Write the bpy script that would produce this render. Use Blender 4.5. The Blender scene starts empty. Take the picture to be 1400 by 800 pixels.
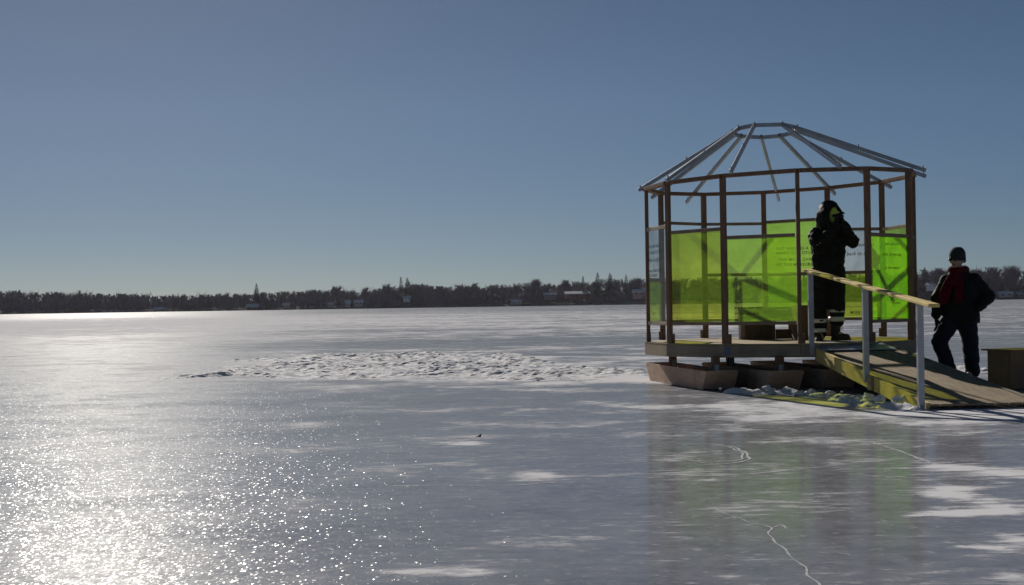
import bpy, bmesh, math, random
import numpy as np
from mathutils import Vector, Matrix, noise as mnoise

R = math.radians
rnd = random.Random(7)
scene = bpy.context.scene
COL = scene.collection

# ------------------------------------------------------------------ camera
CAM_H = 1.08
cam_d = bpy.data.cameras.new("camera")
cam = bpy.data.objects.new("camera", cam_d)
COL.objects.link(cam)
cam_d.sensor_width = 36.0
F = 2068.0 / 1400.0
cam_d.lens = 36.0 * F
cam_d.clip_end = 6000
cam_d.clip_start = 0.1
PITCH, ROLL = R(0.415), R(0.888)
fwd = Vector((0, math.cos(PITCH), math.sin(PITCH)))
r0 = Vector((1, 0, 0))
u0 = r0.cross(fwd)
rt = r0 * math.cos(ROLL) - u0 * math.sin(ROLL)
up = u0 * math.cos(ROLL) + r0 * math.sin(ROLL)
M4 = Matrix((( rt.x, up.x, -fwd.x, 0), (rt.y, up.y, -fwd.y, 0), (rt.z, up.z, -fwd.z, CAM_H), (0, 0, 0, 1)))
cam.matrix_world = M4
scene.camera = cam


def ray(px, py):
    """direction of the sight line through a point of the survey photograph (1400 x 800)"""
    return fwd * 2068.0 + rt * (px - 700.0) - up * (py - 400.0)


def on_ground(px, py, z=0.0):
    d = ray(px, py)
    t = (z - CAM_H) / d.z
    return Vector((d.x * t, d.y * t, z))


def on_depth(px, py, y):
    d = ray(px, py)
    t = y / d.y
    return Vector((d.x * t, y, CAM_H + d.z * t))


# ------------------------------------------------------------------ helpers
def tag(o, label=None, cat=None, group=None, kind=None):
    if label: o["label"] = label
    if cat: o["category"] = cat
    if group: o["group"] = group
    if kind: o["kind"] = kind
    return o


def empty(name, loc=(0, 0, 0), rz=0.0):
    o = bpy.data.objects.new(name, None)
    o.empty_display_size = 0.2
    o.location = loc
    o.rotation_euler = (0, 0, rz)
    COL.objects.link(o)
    return o


class MB:
    """collects vertices and faces, then links them as one mesh"""
    def __init__(s):
        s.v, s.f, s.mi = [], [], []

    def add(s, vs, fs, mi=0):
        b = len(s.v)
        s.v += [tuple(p) for p in vs]
        for f in fs:
            s.f.append(tuple(i + b for i in f)); s.mi.append(mi)

    def box(s, c, size, rot=None, mi=0, taper=1.0):
        hx, hy, hz = size[0] / 2, size[1] / 2, size[2] / 2
        vs = []
        for z, k in ((-hz, 1.0), (hz, taper)):
            for x, y in ((-hx, -hy), (hx, -hy), (hx, hy), (-hx, hy)):
                p = Vector((x * k, y * k, z))
                if rot is not None: p = rot @ p
                vs.append(p + Vector(c))
        s.add(vs, [(3, 2, 1, 0), (4, 5, 6, 7), (0, 1, 5, 4), (1, 2, 6, 5), (2, 3, 7, 6), (3, 0, 4, 7)], mi)

    def beam(s, a, b, w, h, upv=(0, 0, 1), mi=0):
        """bar from a to b, w across, h along upv"""
        a, b = Vector(a), Vector(b)
        d = (b - a).normalized()
        side = d.cross(Vector(upv))
        if side.length < 1e-4: side = d.cross(Vector((1, 0, 0)))
        side.normalize()
        u = side.cross(d).normalized()
        vs = []
        for p in (a, b):
            for i, j in ((-1, -1), (1, -1), (1, 1), (-1, 1)):
                vs.append(p + side * (i * w / 2) + u * (j * h / 2))
        s.add(vs, [(0, 1, 2, 3), (7, 6, 5, 4), (4, 5, 1, 0), (5, 6, 2, 1), (6, 7, 3, 2), (7, 4, 0, 3)], mi)

    def prism(s, poly, z0, z1, mi=0):
        n = len(poly)
        vs = [(p[0], p[1], z0) for p in poly] + [(p[0], p[1], z1) for p in poly]
        fs = [tuple(range(n - 1, -1, -1)), tuple(range(n, 2 * n))]
        fs += [(i, (i + 1) % n, n + (i + 1) % n, n + i) for i in range(n)]
        s.add(vs, fs, mi)

    def loft(s, rings, mi=0, cap=True):
        n = len(rings[0])
        vs = [p for r in rings for p in r]
        fs = []
        for k in range(len(rings) - 1):
            for i in range(n):
                fs.append((k * n + i, k * n + (i + 1) % n, (k + 1) * n + (i + 1) % n, (k + 1) * n + i))
        if cap:
            fs.append(tuple(range(n - 1, -1, -1)))
            fs.append(tuple(range((len(rings) - 1) * n, len(rings) * n)))
        s.add(vs, fs, mi)

    def build(s, name, mat, parent=None, smooth=False, bevel=0.0, recalc=True):
        me = bpy.data.meshes.new(name)
        me.from_pydata(s.v, [], s.f)
        mats = mat if isinstance(mat, (list, tuple)) else [mat]
        for m in mats: me.materials.append(m)
        if any(s.mi): me.polygons.foreach_set("material_index", s.mi)
        if recalc:
            bm = bmesh.new(); bm.from_mesh(me)
            bmesh.ops.recalc_face_normals(bm, faces=bm.faces)
            bm.to_mesh(me); bm.free()
        if smooth: me.polygons.foreach_set("use_smooth", [True] * len(me.polygons))
        me.update()
        o = bpy.data.objects.new(name, me)
        COL.objects.link(o)
        if parent is not None: o.parent = parent
        if bevel > 0:
            b = o.modifiers.new("bevel", "BEVEL"); b.width = bevel; b.segments = 2; b.limit_method = "ANGLE"
        return o


# ------------------------------------------------------------------ materials
def new_mat(name):
    m = bpy.data.materials.new(name); m.use_nodes = True
    nt = m.node_tree
    return m, nt, nt.nodes, nt.links, nt.nodes["Principled BSDF"]


def N(nt, typ, **kw):
    n = nt.nodes.new(typ)
    for k, v in kw.items(): setattr(n, k, v)
    return n


def coords(nt, scale=(1, 1, 1), rot=(0, 0, 0), kind="Object"):
    tc = N(nt, "ShaderNodeTexCoord")
    mp = N(nt, "ShaderNodeMapping")
    mp.inputs["Scale"].default_value = scale
    mp.inputs["Rotation"].default_value = rot
    nt.links.new(tc.outputs[kind], mp.inputs["Vector"])
    return mp.outputs["Vector"]


def noise(nt, vec, scale, detail=4, rough=0.6, dist=0.0):
    n = N(nt, "ShaderNodeTexNoise")
    n.inputs["Scale"].default_value = scale
    n.inputs["Detail"].default_value = detail
    n.inputs["Roughness"].default_value = rough
    n.inputs["Distortion"].default_value = dist
    nt.links.new(vec, n.inputs["Vector"])
    return n.outputs["Fac"]


def ramp(nt, fac, stops):
    r = N(nt, "ShaderNodeValToRGB")
    el = r.color_ramp.elements
    while len(el) < len(stops): el.new(0.5)
    for e, (p, c) in zip(el, stops):
        e.position = p
        e.color = (c, c, c, 1) if isinstance(c, (int, float)) else (*c, 1)
    nt.links.new(fac, r.inputs["Fac"])
    return r.outputs["Color"]


def math_n(nt, op, a, b=None, clamp=False):
    n = N(nt, "ShaderNodeMath", operation=op); n.use_clamp = clamp
    for i, x in enumerate((a, b)):
        if x is None: continue
        if isinstance(x, (int, float)): n.inputs[i].default_value = x
        else: nt.links.new(x, n.inputs[i])
    return n.outputs[0]


def bump(nt, h, strength, dist, prev=None):
    b = N(nt, "ShaderNodeBump")
    b.inputs["Strength"].default_value = strength
    b.inputs["Distance"].default_value = dist
    nt.links.new(h, b.inputs["Height"])
    if prev is not None: nt.links.new(prev, b.inputs["Normal"])
    return b.outputs["Normal"]


def mixc(nt, fac, a, b):
    m = N(nt, "ShaderNodeMix", data_type="RGBA")
    if isinstance(fac, (int, float)): m.inputs[0].default_value = fac
    else: nt.links.new(fac, m.inputs[0])
    for i, c in ((6, a), (7, b)):
        if isinstance(c, tuple): m.inputs[i].default_value = (*c, 1)
        else: nt.links.new(c, m.inputs[i])
    return m.outputs[2]


def wood(name, c1, c2, rough=0.75, stretch=(12, 12, 1.2), bstr=0.35, knots=True):
    m, nt, ns, ln, p = new_mat(name)
    v = coords(nt, stretch)
    f = noise(nt, v, 3.0, 5, 0.65, 0.6)
    g = noise(nt, coords(nt, (2.2, 2.2, 1.3)), 2.0, 3)
    col = mixc(nt, ramp(nt, f, [(0.3, 0.0), (0.7, 1.0)]), c1, c2)
    col = mixc(nt, ramp(nt, g, [(0.42, 0.0), (0.75, 0.55)]), col, tuple(x * 0.45 for x in c1))
    ln.new(col, p.inputs["Base Color"])
    p.inputs["Roughness"].default_value = rough
    p.inputs["Specular IOR Level"].default_value = 0.25
    ln.new(bump(nt, f, bstr, 0.01), p.inputs["Normal"])
    return m


def plain(name, c, rough=0.7, var=0.25, scale=6.0, spec=0.3, metal=0.0, bstr=0.15, bscale=None):
    m, nt, ns, ln, p = new_mat(name)
    v = coords(nt)
    f = noise(nt, v, scale, 5, 0.6)
    lo = tuple(max(0, x * (1 - var)) for x in c); hi = tuple(min(1, x * (1 + var)) for x in c)
    ln.new(mixc(nt, ramp(nt, f, [(0.3, 0.0), (0.7, 1.0)]), lo, hi), p.inputs["Base Color"])
    p.inputs["Roughness"].default_value = rough
    p.inputs["Specular IOR Level"].default_value = spec
    p.inputs["Metallic"].default_value = metal
    if bstr:
        ln.new(bump(nt, noise(nt, v, bscale or scale * 4, 4), bstr, 0.02), p.inputs["Normal"])
    return m


def film(name, tcol, dcol, diff=0.16, haze_lo=0.6, wav=1.0):
    """thin coloured plastic: clear tint, some scatter, a faint sheen"""
    m, nt, ns, ln, p = new_mat(name)
    ns.remove(p)
    out = [n for n in ns if n.type == "OUTPUT_MATERIAL"][0]
    v = coords(nt)
    big = noise(nt, v, 2.2, 4, 0.6, 0.8)
    crin = noise(nt, coords(nt, (1.5, 1.5, 7)), 2.5, 5, 0.65, 1.5)
    nrm = bump(nt, crin, 0.35 * wav, 0.03)
    tr = N(nt, "ShaderNodeBsdfTransparent")
    lo = tuple(x * 0.86 for x in tcol)
    ln.new(mixc(nt, ramp(nt, big, [(0.35, 0.0), (0.65, 1.0)]), lo, tcol), tr.inputs["Color"])
    tl = N(nt, "ShaderNodeBsdfTranslucent"); tl.inputs["Color"].default_value = (*dcol, 1)
    df = N(nt, "ShaderNodeBsdfDiffuse"); df.inputs["Color"].default_value = (*dcol, 1)
    ln.new(nrm, tl.inputs["Normal"]); ln.new(nrm, df.inputs["Normal"])
    m0 = N(nt, "ShaderNodeMixShader"); m0.inputs[0].default_value = 0.3
    ln.new(tl.outputs[0], m0.inputs[1]); ln.new(df.outputs[0], m0.inputs[2])
    m1 = N(nt, "ShaderNodeMixShader")
    streak = ramp(nt, noise(nt, coords(nt, (2.0, 2.0, 34), (0, R(3), 0)), 1.0, 5, 0.7, 0.4), [(0.58, 0.0), (0.70, 0.9)])       # scratches and frost
    grime = ramp(nt, noise(nt, coords(nt, (7, 7, 6)), 1.0, 7, 0.75), [(0.55, 0.0), (0.75, 0.8)])
    soft = math_n(nt, "ADD", ramp(nt, crin, [(0.35, haze_lo), (0.7, 1.0)]), math_n(nt, "ADD", streak, grime))
    ln.new(math_n(nt, "MULTIPLY", soft, diff), m1.inputs[0])
    ln.new(tr.outputs[0], m1.inputs[1]); ln.new(m0.outputs[0], m1.inputs[2])
    gl = N(nt, "ShaderNodeBsdfGlossy"); gl.inputs["Roughness"].default_value = 0.12
    ln.new(nrm, gl.inputs["Normal"])
    m2 = N(nt, "ShaderNodeMixShader"); m2.inputs[0].default_value = 0.05
    ln.new(m1.outputs[0], m2.inputs[1]); ln.new(gl.outputs[0], m2.inputs[2])
    ln.new(m2.outputs[0], out.inputs["Surface"])
    return m


WOOD_POST = wood("brown_lumber", (0.17, 0.10, 0.065), (0.27, 0.165, 0.11))
WOOD_TAN = wood("tan_lumber", (0.42, 0.32, 0.21), (0.58, 0.46, 0.32), stretch=(1.6, 10, 10))
WOOD_RAIL = wood("rail_lumber", (0.22, 0.16, 0.11), (0.34, 0.25, 0.18), stretch=(2, 2, 12))
WOOD_DECK = wood("deck_plywood", (0.30, 0.23, 0.14), (0.42, 0.33, 0.2), stretch=(2, 9, 9))
WOOD_RIM = wood("rim_lumber", (0.24, 0.20, 0.15), (0.36, 0.31, 0.24), stretch=(1.5, 1.5, 14))
WOOD_HULL = wood("skid_plywood", (0.40, 0.27, 0.19), (0.54, 0.38, 0.28), stretch=(2, 1.2, 10))
WOOD_RAMP = wood("ramp_plank", (0.25, 0.19, 0.12), (0.40, 0.31, 0.20), stretch=(14, 1.2, 4))
WOOD_FILM_LIT = wood("film_lit_lumber", (0.66, 0.50, 0.16), (0.80, 0.64, 0.25), stretch=(10, 1.2, 10))  # lumber tone with the yellow of film-filtered sunlight mixed into the colour
WOOD_BOX = wood("box_plywood", (0.10, 0.065, 0.045), (0.17, 0.11, 0.075), stretch=(9, 9, 1.5))
WOOD_CHEST = wood("chest_plywood", (0.24, 0.14, 0.085), (0.34, 0.205, 0.125), stretch=(9, 9, 1.5))
WOOD_RUST = wood("rust_brown_board", (0.22, 0.07, 0.03), (0.30, 0.10, 0.045), stretch=(9, 9, 1.5))
METAL = plain("galvanised_steel", (0.36, 0.38, 0.42), 0.42, 0.15, 9, 0.5, 0.55, 0.05)
PAINT_GREY = plain("grey_pipe_paint", (0.40, 0.42, 0.46), 0.5, 0.12, 14, 0.4, 0.1, 0.05)
INK = plain("ink", (0.015, 0.018, 0.012), 0.8, 0.1, 5, 0.1, 0, 0)
BLUE_TAPE = plain("blue_tape", (0.12, 0.17, 0.36), 0.6, 0.1, 20, 0.3, 0, 0)

FILM_LIME = film("lime_film", (0.97, 0.985, 0.36), (0.48, 0.94, 0.10), 0.10)
FILM_DEEP = film("deep_lime_film", (0.88, 0.95, 0.43), (0.52, 0.97, 0.10), 0.14)
FILM_GREEN = film("green_film", (0.94, 0.99, 0.44), (0.42, 0.97, 0.10), 0.12)
FILM_BRIGHT = film("bright_green_film", (0.82, 0.985, 0.30), (0.38, 0.97, 0.06), 0.20)
FILM_CLEAR = film("clear_film", (0.96, 0.965, 0.965), (0.80, 0.83, 0.86), 0.12)

# ------------------------------------------------------------------ light
SUN_AZ, SUN_EL = R(-15.5), R(25.0)          # azimuth from +Y, negative is to the left
world = bpy.data.worlds.new("World"); scene.world = world
world.use_nodes = True
wn = world.node_tree
bg = wn.nodes["Background"]
sky = wn.nodes.new("ShaderNodeTexSky")
sky.sky_type = "NISHITA"; sky.sun_disc = False
sky.sun_elevation = SUN_EL; sky.sun_rotation = SUN_AZ
sky.altitude = 250; sky.air_density = 0.5; sky.dust_density = 0.13; sky.ozone_density = 5.0
tint = wn.nodes.new("ShaderNodeMix"); tint.data_type = "RGBA"; tint.blend_type = "MULTIPLY"
tint.inputs[0].default_value = 1.0                                                       # hazy winter air, less blue than the clean model
tcw = wn.nodes.new("ShaderNodeTexCoord"); spw = wn.nodes.new("ShaderNodeSeparateXYZ"); rpw = wn.nodes.new("ShaderNodeValToRGB")
wn.links.new(tcw.outputs["Generated"], spw.inputs[0]); wn.links.new(spw.outputs[2], rpw.inputs["Fac"])
rpw.color_ramp.elements[0].position = 0.0; rpw.color_ramp.elements[0].color = (0.58, 0.555, 0.50, 1)
rpw.color_ramp.elements[1].position = 0.13; rpw.color_ramp.elements[1].color = (0.88, 0.79, 0.66, 1)
wn.links.new(rpw.outputs["Color"], tint.inputs[7])
wn.links.new(sky.outputs[0], tint.inputs[6])
wn.links.new(tint.outputs[2], bg.inputs["Color"])
bg.inputs["Strength"].default_value = 0.05

sl = bpy.data.lights.new("sun", "SUN"); so = bpy.data.objects.new("sun", sl); COL.objects.link(so)
sl.energy = 4.6; sl.angle = R(0.53); sl.color = (1.0, 0.93, 0.83)
sd = Vector((math.sin(SUN_AZ) * math.cos(SUN_EL), math.cos(SUN_AZ) * math.cos(SUN_EL), math.sin(SUN_EL)))
so.rotation_euler = sd.to_track_quat("Z", "Y").to_euler()
so.location = (-10, 30, 20)

vs = scene.view_settings
vs.view_transform = "Standard"; vs.look = "None"; vs.exposure = 0.0; vs.gamma = 1.0; vs.use_curve_mapping = False
scene.cycles.transparent_max_bounces = 24
scene.cycles.max_bounces = 10
scene.cycles.sample_clamp_indirect = 6.0

# ------------------------------------------------------------------ ice
PATCHES = ((1375, 688, 0.24, 0.45), (1335, 700, 0.34, 0.14), (1300, 702, 0.26, 0.10), (1284, 676, 0.16, 0.12), (1376, 752, 0.16, 0.16), (1392, 738, 0.12, 0.12),
           (1288, 638, 0.20, 0.2), (1380, 644, 0.3, 0.2), (1300, 668, 0.16, 0.12), (1392, 790, 0.12, 0.08), (992, 788, 0.10, 0.05), (418, 582, 0.22, 0.3),
           (640, 606, 0.16, 0.15), (655, 782, 0.12, 0.08), (570, 782, 0.14, 0.07), (735, 650, 0.16, 0.2))


ICE_SHEEN = 0.42
ICE_FACETS = 0.036


def ice_material():
    m, nt, ns, ln, p = new_mat("lake_ice")
    pos = coords(nt)                                     # object space = metres on the lake
    sep = N(nt, "ShaderNodeSeparateXYZ"); ln.new(pos, sep.inputs[0])
    X, Y = sep.outputs[0], sep.outputs[1]

    def hump(cx, cy, rx, ry):
        dx = math_n(nt, "DIVIDE", math_n(nt, "SUBTRACT", X, cx), rx); dy = math_n(nt, "DIVIDE", math_n(nt, "SUBTRACT", Y, cy), ry)
        d2 = math_n(nt, "ADD", math_n(nt, "MULTIPLY", dx, dx), math_n(nt, "MULTIPLY", dy, dy))
        return math_n(nt, "POWER", 2.718, math_n(nt, "MULTIPLY", d2, -1.0))
    # snow dusting: blotches drawn out across the wind, denser close to the hut and far out
    a = noise(nt, coords(nt, (0.8, 1.0, 1.0), (0, 0, R(5))), 1.0, 8, 0.62, 0.4)
    b = noise(nt, coords(nt, (0.05, 0.13, 1)), 1.0, 5, 0.6, 0.3)
    fine = noise(nt, coords(nt, (4.0, 11.0, 1)), 1.0, 8, 0.75)
    t = math_n(nt, "ADD", math_n(nt, "MULTIPLY", a, 0.60), math_n(nt, "MULTIPLY", b, 0.40))
    t = math_n(nt, "ADD", t, math_n(nt, "MULTIPLY", math_n(nt, "SUBTRACT", fine, 0.5), 0.52))
    t = math_n(nt, "ADD", t, math_n(nt, "MULTIPLY", hump(4.2, 14.9, 2.8, 1.9), 0.19))
    t = math_n(nt, "ADD", t, math_n(nt, "MULTIPLY", hump(5.6, 13.2, 2.0, 1.6), 0.10))
    far = math_n(nt, "MULTIPLY", math_n(nt, "SUBTRACT", Y, 22.0), 0.02, clamp=True)
    t = math_n(nt, "ADD", t, math_n(nt, "MULTIPLY", far, 0.065))
    t = math_n(nt, "ADD", t, math_n(nt, "MULTIPLY", hump(-45.0, 110.0, 52.0, 85.0), 0.19))
    t = math_n(nt, "ADD", t, math_n(nt, "MULTIPLY", hump(-2.0, 27.0, 6.5, 7.5), 0.10))
    t = math_n(nt, "ADD", t, math_n(nt, "MULTIPLY", hump(1.6, 21.5, 3.0, 1.8), 0.12))
    flake = ramp(nt, noise(nt, coords(nt, (1.7, 2.0, 1.0), (0, 0, R(20))), 1.0, 7, 0.66, 0.5), [(0.60, 0.0), (0.70, 1.0)])
    t = math_n(nt, "ADD", t, math_n(nt, "MULTIPLY", flake, 0.085))
    for px, py, rx, ry in PATCHES:
        c = on_ground(px, py)
        t = math_n(nt, "ADD", t, math_n(nt, "MULTIPLY", hump(c.x, c.y, rx * 0.95, ry * 1.25), 0.16))
    snow = ramp(nt, t, [(0.58, 0.0), (0.685, 1.0)])
    frost = ramp(nt, t, [(0.34, 0.0), (0.62, 1.0)])
    speck = ramp(nt, noise(nt, coords(nt, (11, 13, 1)), 1.0, 3, 0.6), [(0.60, 0.0), (0.70, 0.9)])
    scuff = ramp(nt, noise(nt, coords(nt, (1.2, 9, 1), (0, 0, R(-4))), 1.0, 6, 0.7, 0.2), [(0.56, 0.0), (0.70, 0.55)])
    mott = ramp(nt, noise(nt, coords(nt, (6.5, 5.0, 1)), 1.0, 8, 0.78), [(0.40, 0.0), (0.66, 1.0)])
    c = mixc(nt, frost, (0.135, 0.142, 0.160), (0.26, 0.268, 0.30))
    c = mixc(nt, math_n(nt, "MULTIPLY", mott, 0.55), c, (0.34, 0.345, 0.385))
    c = mixc(nt, math_n(nt, "MULTIPLY", speck, 0.5), c, (0.55, 0.55, 0.60))
    c = mixc(nt, math_n(nt, "MULTIPLY", scuff, 0.5), c, (0.50, 0.50, 0.55))
    c = mixc(nt, snow, c, (0.74, 0.74, 0.78))
    rg = mixc(nt, frost, (0.08,) * 3, (0.14,) * 3)
    # frozen surface: gentle swells, grain, and many small crystal facets, a few of them steep enough to catch the sun
    g1 = noise(nt, coords(nt, (2.0, 2.2, 1)), 1.0, 5, 0.65)
    g2 = noise(nt, coords(nt, (22, 14, 1)), 1.0, 5, 0.75)
    n1 = bump(nt, g1, 0.07, 0.02)
    nsm = n1
    n1 = bump(nt, g2, 0.18, 0.004, n1)
    tilt = None
    for sx, sy, k in ((170, 70, 0.15), (90, 40, 0.13), (40, 18, 0.05)):
        vo = N(nt, "ShaderNodeTexVoronoi"); vo.voronoi_dimensions = "2D"; vo.inputs["Scale"].default_value = 1.0
        ln.new(coords(nt, (sx, sy, 1)), vo.inputs["Vector"])
        sub = N(nt, "ShaderNodeVectorMath", operation="SUBTRACT"); ln.new(vo.outputs["Color"], sub.inputs[0]); sub.inputs[1].default_value = (0.5, 0.5, 0.5)
        le = N(nt, "ShaderNodeVectorMath", operation="DOT_PRODUCT"); ln.new(sub.outputs[0], le.inputs[0]); ln.new(sub.outputs[0], le.inputs[1])
        sc = N(nt, "ShaderNodeVectorMath", operation="SCALE"); ln.new(sub.outputs[0], sc.inputs[0])
        ln.new(math_n(nt, "MULTIPLY", math_n(nt, "MULTIPLY", le.outputs["Value"], le.outputs["Value"]), k * 8.0), sc.inputs["Scale"])
        if tilt is None: tilt = sc.outputs[0]
        else:
            ad0 = N(nt, "ShaderNodeVectorMath", operation="ADD"); ln.new(tilt, ad0.inputs[0]); ln.new(sc.outputs[0], ad0.inputs[1]); tilt = ad0.outputs[0]
    ad = N(nt, "ShaderNodeVectorMath", operation="ADD"); ln.new(n1, ad.inputs[0]); ln.new(tilt, ad.inputs[1])
    nm = N(nt, "ShaderNodeVectorMath", operation="NORMALIZE"); ln.new(ad.outputs[0], nm.inputs[0])
    n2 = nm.outputs[0]
    n3 = bump(nt, snow, 0.5, 0.012, n1)
    # scuffed ice: white scatter from inside, and a sheen that the scratches hold back at a low angle
    ns.remove(p)
    out = [n for n in ns if n.type == "OUTPUT_MATERIAL"][0]
    df = N(nt, "ShaderNodeBsdfDiffuse"); ln.new(c, df.inputs["Color"]); ln.new(n3, df.inputs["Normal"])
    bare = math_n(nt, "SUBTRACT", 1.0, math_n(nt, "MULTIPLY", snow, 0.97))
    gl = N(nt, "ShaderNodeBsdfGlossy"); ln.new(rg, gl.inputs["Roughness"]); ln.new(nsm, gl.inputs["Normal"])
    fr = N(nt, "ShaderNodeFresnel"); fr.inputs["IOR"].default_value = 1.31; ln.new(nsm, fr.inputs["Normal"])
    fac = math_n(nt, "MULTIPLY", math_n(nt, "MINIMUM", math_n(nt, "MULTIPLY", fr.outputs[0], 0.85), ICE_SHEEN), math_n(nt, "MULTIPLY", bare, math_n(nt, "SUBTRACT", 1.0, math_n(nt, "MULTIPLY", math_n(nt, "MAXIMUM", math_n(nt, "MULTIPLY", mott, 0.55), speck), 0.85))))
    mx0 = N(nt, "ShaderNodeMixShader"); ln.new(fac, mx0.inputs[0]); ln.new(df.outputs[0], mx0.inputs[1]); ln.new(gl.outputs[0], mx0.inputs[2])
    gf = N(nt, "ShaderNodeBsdfGlossy"); gf.inputs["Roughness"].default_value = 0.22; ln.new(n2, gf.inputs["Normal"])
    mx = N(nt, "ShaderNodeMixShader"); lw = N(nt, "ShaderNodeLayerWeight"); lw.inputs["Blend"].default_value = 0.5
    shown = math_n(nt, "MULTIPLY", math_n(nt, "SUBTRACT", 1.0, lw.outputs["Facing"]), 8.0, clamp=True)      # facets hide one another at a grazing angle
    ln.new(math_n(nt, "MULTIPLY", math_n(nt, "MULTIPLY", bare, shown), ICE_FACETS), mx.inputs[0])
    ln.new(mx0.outputs[0], mx.inputs[1]); ln.new(gf.outputs[0], mx.inputs[2])
    ln.new(mx.outputs[0], out.inputs["Surface"])
    return m


def snow_material(name, c=(0.78, 0.79, 0.83)):
    m, nt, ns, ln, p = new_mat(name)
    v = coords(nt)
    f = noise(nt, v, 9.0, 6, 0.65)
    ln.new(mixc(nt, ramp(nt, f, [(0.3, 0.0), (0.7, 1.0)]), tuple(x * 0.82 for x in c), c), p.inputs["Base Color"])
    p.inputs["Roughness"].default_value = 0.85
    p.inputs["Specular IOR Level"].default_value = 0.25
    ln.new(bump(nt, noise(nt, v, 26, 6, 0.7), 0.6, 0.02), p.inputs["Normal"])
    return m


ICE = ice_material()
SNOW = snow_material("snow")
CRACK = snow_material("crack_frost", (0.50, 0.51, 0.55))

mb = MB()
mb.add([(-470, -40, 0), (470, -40, 0), (470, 900, 0), (-470, 900, 0)], [(0, 1, 2, 3)])


def ribbon(pts, w, jit=0.3, close=False):
    P = []
    for k in range(len(pts) - 1):
        for i in range(6):
            P.append(pts[k].lerp(pts[k + 1], i / 6))
    P.append(pts[-1])
    P = [p + Vector((mnoise.noise((p.x * 5, p.y * 5, 3.3)) * 0.03, mnoise.noise((p.x * 5, p.y * 5, 9.1)) * 0.05, 0)) for p in P]
    vs_, fs_ = [], []
    for i, p in enumerate(P):
        d = (P[min(i + 1, len(P) - 1)] - P[max(i - 1, 0)]); d.z = 0; d.normalize()
        s = Vector((-d.y, d.x, 0)) * w * (0.5 + jit * (rnd.random() - 0.5) * 2)
        vs_ += [p + s, p - s]
    n = len(P)
    fs_ = [(2 * i, 2 * i + 1, 2 * i + 3, 2 * i + 2) for i in range(n - 1)]
    mb.add(vs_, fs_, 1)


ZC = 0.0015
for line, w in (
    ([(972, 694), (1000, 704), (1030, 716), (1052, 721)], 0.010),
    ([(1052, 721), (1055, 733), (1075, 755), (1098, 775), (1103, 788), (1128, 806)], 0.009),
    ([(1052, 721), (1068, 717), (1074, 722)], 0.008),
    ([(930, 651), (1010, 649), (1075, 643), (1135, 637)], 0.022),
    ([(1190, 604), (1240, 620), (1272, 632)], 0.018),
    ([(520, 665), (600, 663), (690, 664), (760, 660)], 0.012),
    ([(1160, 648), (1250, 653), (1330, 650)], 0.014),
):
    ribbon([on_ground(x, y, ZC) for x, y in line], w)
c0 = on_ground(968, 619, ZC + 0.001)
for k, (rx, ry, ph, arc) in enumerate(((0.27, 0.72, -2.6, 4.6), (0.24, 0.60, -2.2, 3.4))):
    ribbon([c0 + Vector((rx * math.cos(ph + arc * i / 22), ry * math.sin(ph + arc * i / 22), 0.0006 * k)) for i in range(23)], 0.016)


ice = mb.build("lake_ice", [ICE, CRACK], recalc=False)
tag(ice, kind="structure")


# ------------------------------------------------------------------ trampled snow
def snow_sheet(name, x0, x1, y0, y1, step, height, mask, label, seed, freq=2.2):
    nx, ny = int((x1 - x0) / step) + 1, int((y1 - y0) / step) + 1
    m = MB(); vs_ = []
    H = np.zeros((ny, nx))
    for j in range(ny):
        for i in range(nx):
            x, y = x0 + i * step, y0 + j * step
            k = mask(x, y)
            if k <= 0.0:
                z = -0.05
            else:
                n1 = mnoise.fractal((x * freq, y * freq, seed), 0.75, 2.1, 6)
                n2 = mnoise.noise((x * freq * 0.5, y * freq * 0.5, seed + 5)) + 0.9 * (1 - abs(2 * mnoise.noise((x * freq * 0.22 + n1 * 0.3, y * freq * 0.4, seed + 9)))) - 0.5
                z = height * (k * (0.75 + 0.9 * n1 + 0.3 * n2)) - 0.03 * (1 - k) - 0.014
                z = max(z, -0.05)
            H[j, i] = z
            jx = (rnd.random() - 0.5) * step * 0.5; jy = (rnd.random() - 0.5) * step * 0.5
            vs_.append((x + jx, y + jy, z))
    fs_ = []
    for j in range(ny - 1):
        for i in range(nx - 1):
            if max(H[j, i], H[j, i + 1], H[j + 1, i], H[j + 1, i + 1]) > -0.02:
                fs_.append((j * nx + i, j * nx + i + 1, (j + 1) * nx + i + 1, (j + 1) * nx + i))
    m.add(vs_, fs_)
    o = m.build(name, SNOW, recalc=False, smooth=(name == "snow_berm"))
    return tag(o, label, "snow", kind="stuff")


def sstep(a, b, x):
    t = min(1, max(0, (x - a) / (b - a))); return t * t * (3 - 2 * t)


def band_mask(x, y):
    wob = mnoise.noise((x * 0.5, y * 0.2, 1.0)) * 1.6
    ynear = 20.6 + 0.9 * sstep(0.0, -4.5, x) * 2.4 + wob * 0.25
    yfar = 37 - 11.5 * sstep(-1.2, 2.2, x) + wob
    kx = sstep(-7.4, -4.6, x + wob * 0.6)
    return sstep(ynear - 0.3, ynear + 0.8, y) * (1 - sstep(yfar - (4 if x < -1 else 2.4), yfar, y)) * kx * sstep(-0.34, 0.06, mnoise.fractal((x * 0.9, y * 0.45, 21), 0.8, 2.1, 5) + 0.30 * sstep(-1.0, 1.0, x) + 0.45 * sstep(ynear, ynear + 1.2, y) * (1 - sstep(yfar - 5, yfar - 1, y)) * sstep(-6.5, -3.8, x)) * (0.6 + 0.4 * sstep(-0.35, 0.25, mnoise.fractal((x * 0.55, y * 0.35, 4), 0.8, 2.1, 4)))


snow_sheet("trampled_snow", -8, 9.5, 19.8, 38, 0.065, 0.046, band_mask, "wide band of trampled rough snow across the ice behind the hut", 2.0, 4.4)

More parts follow.
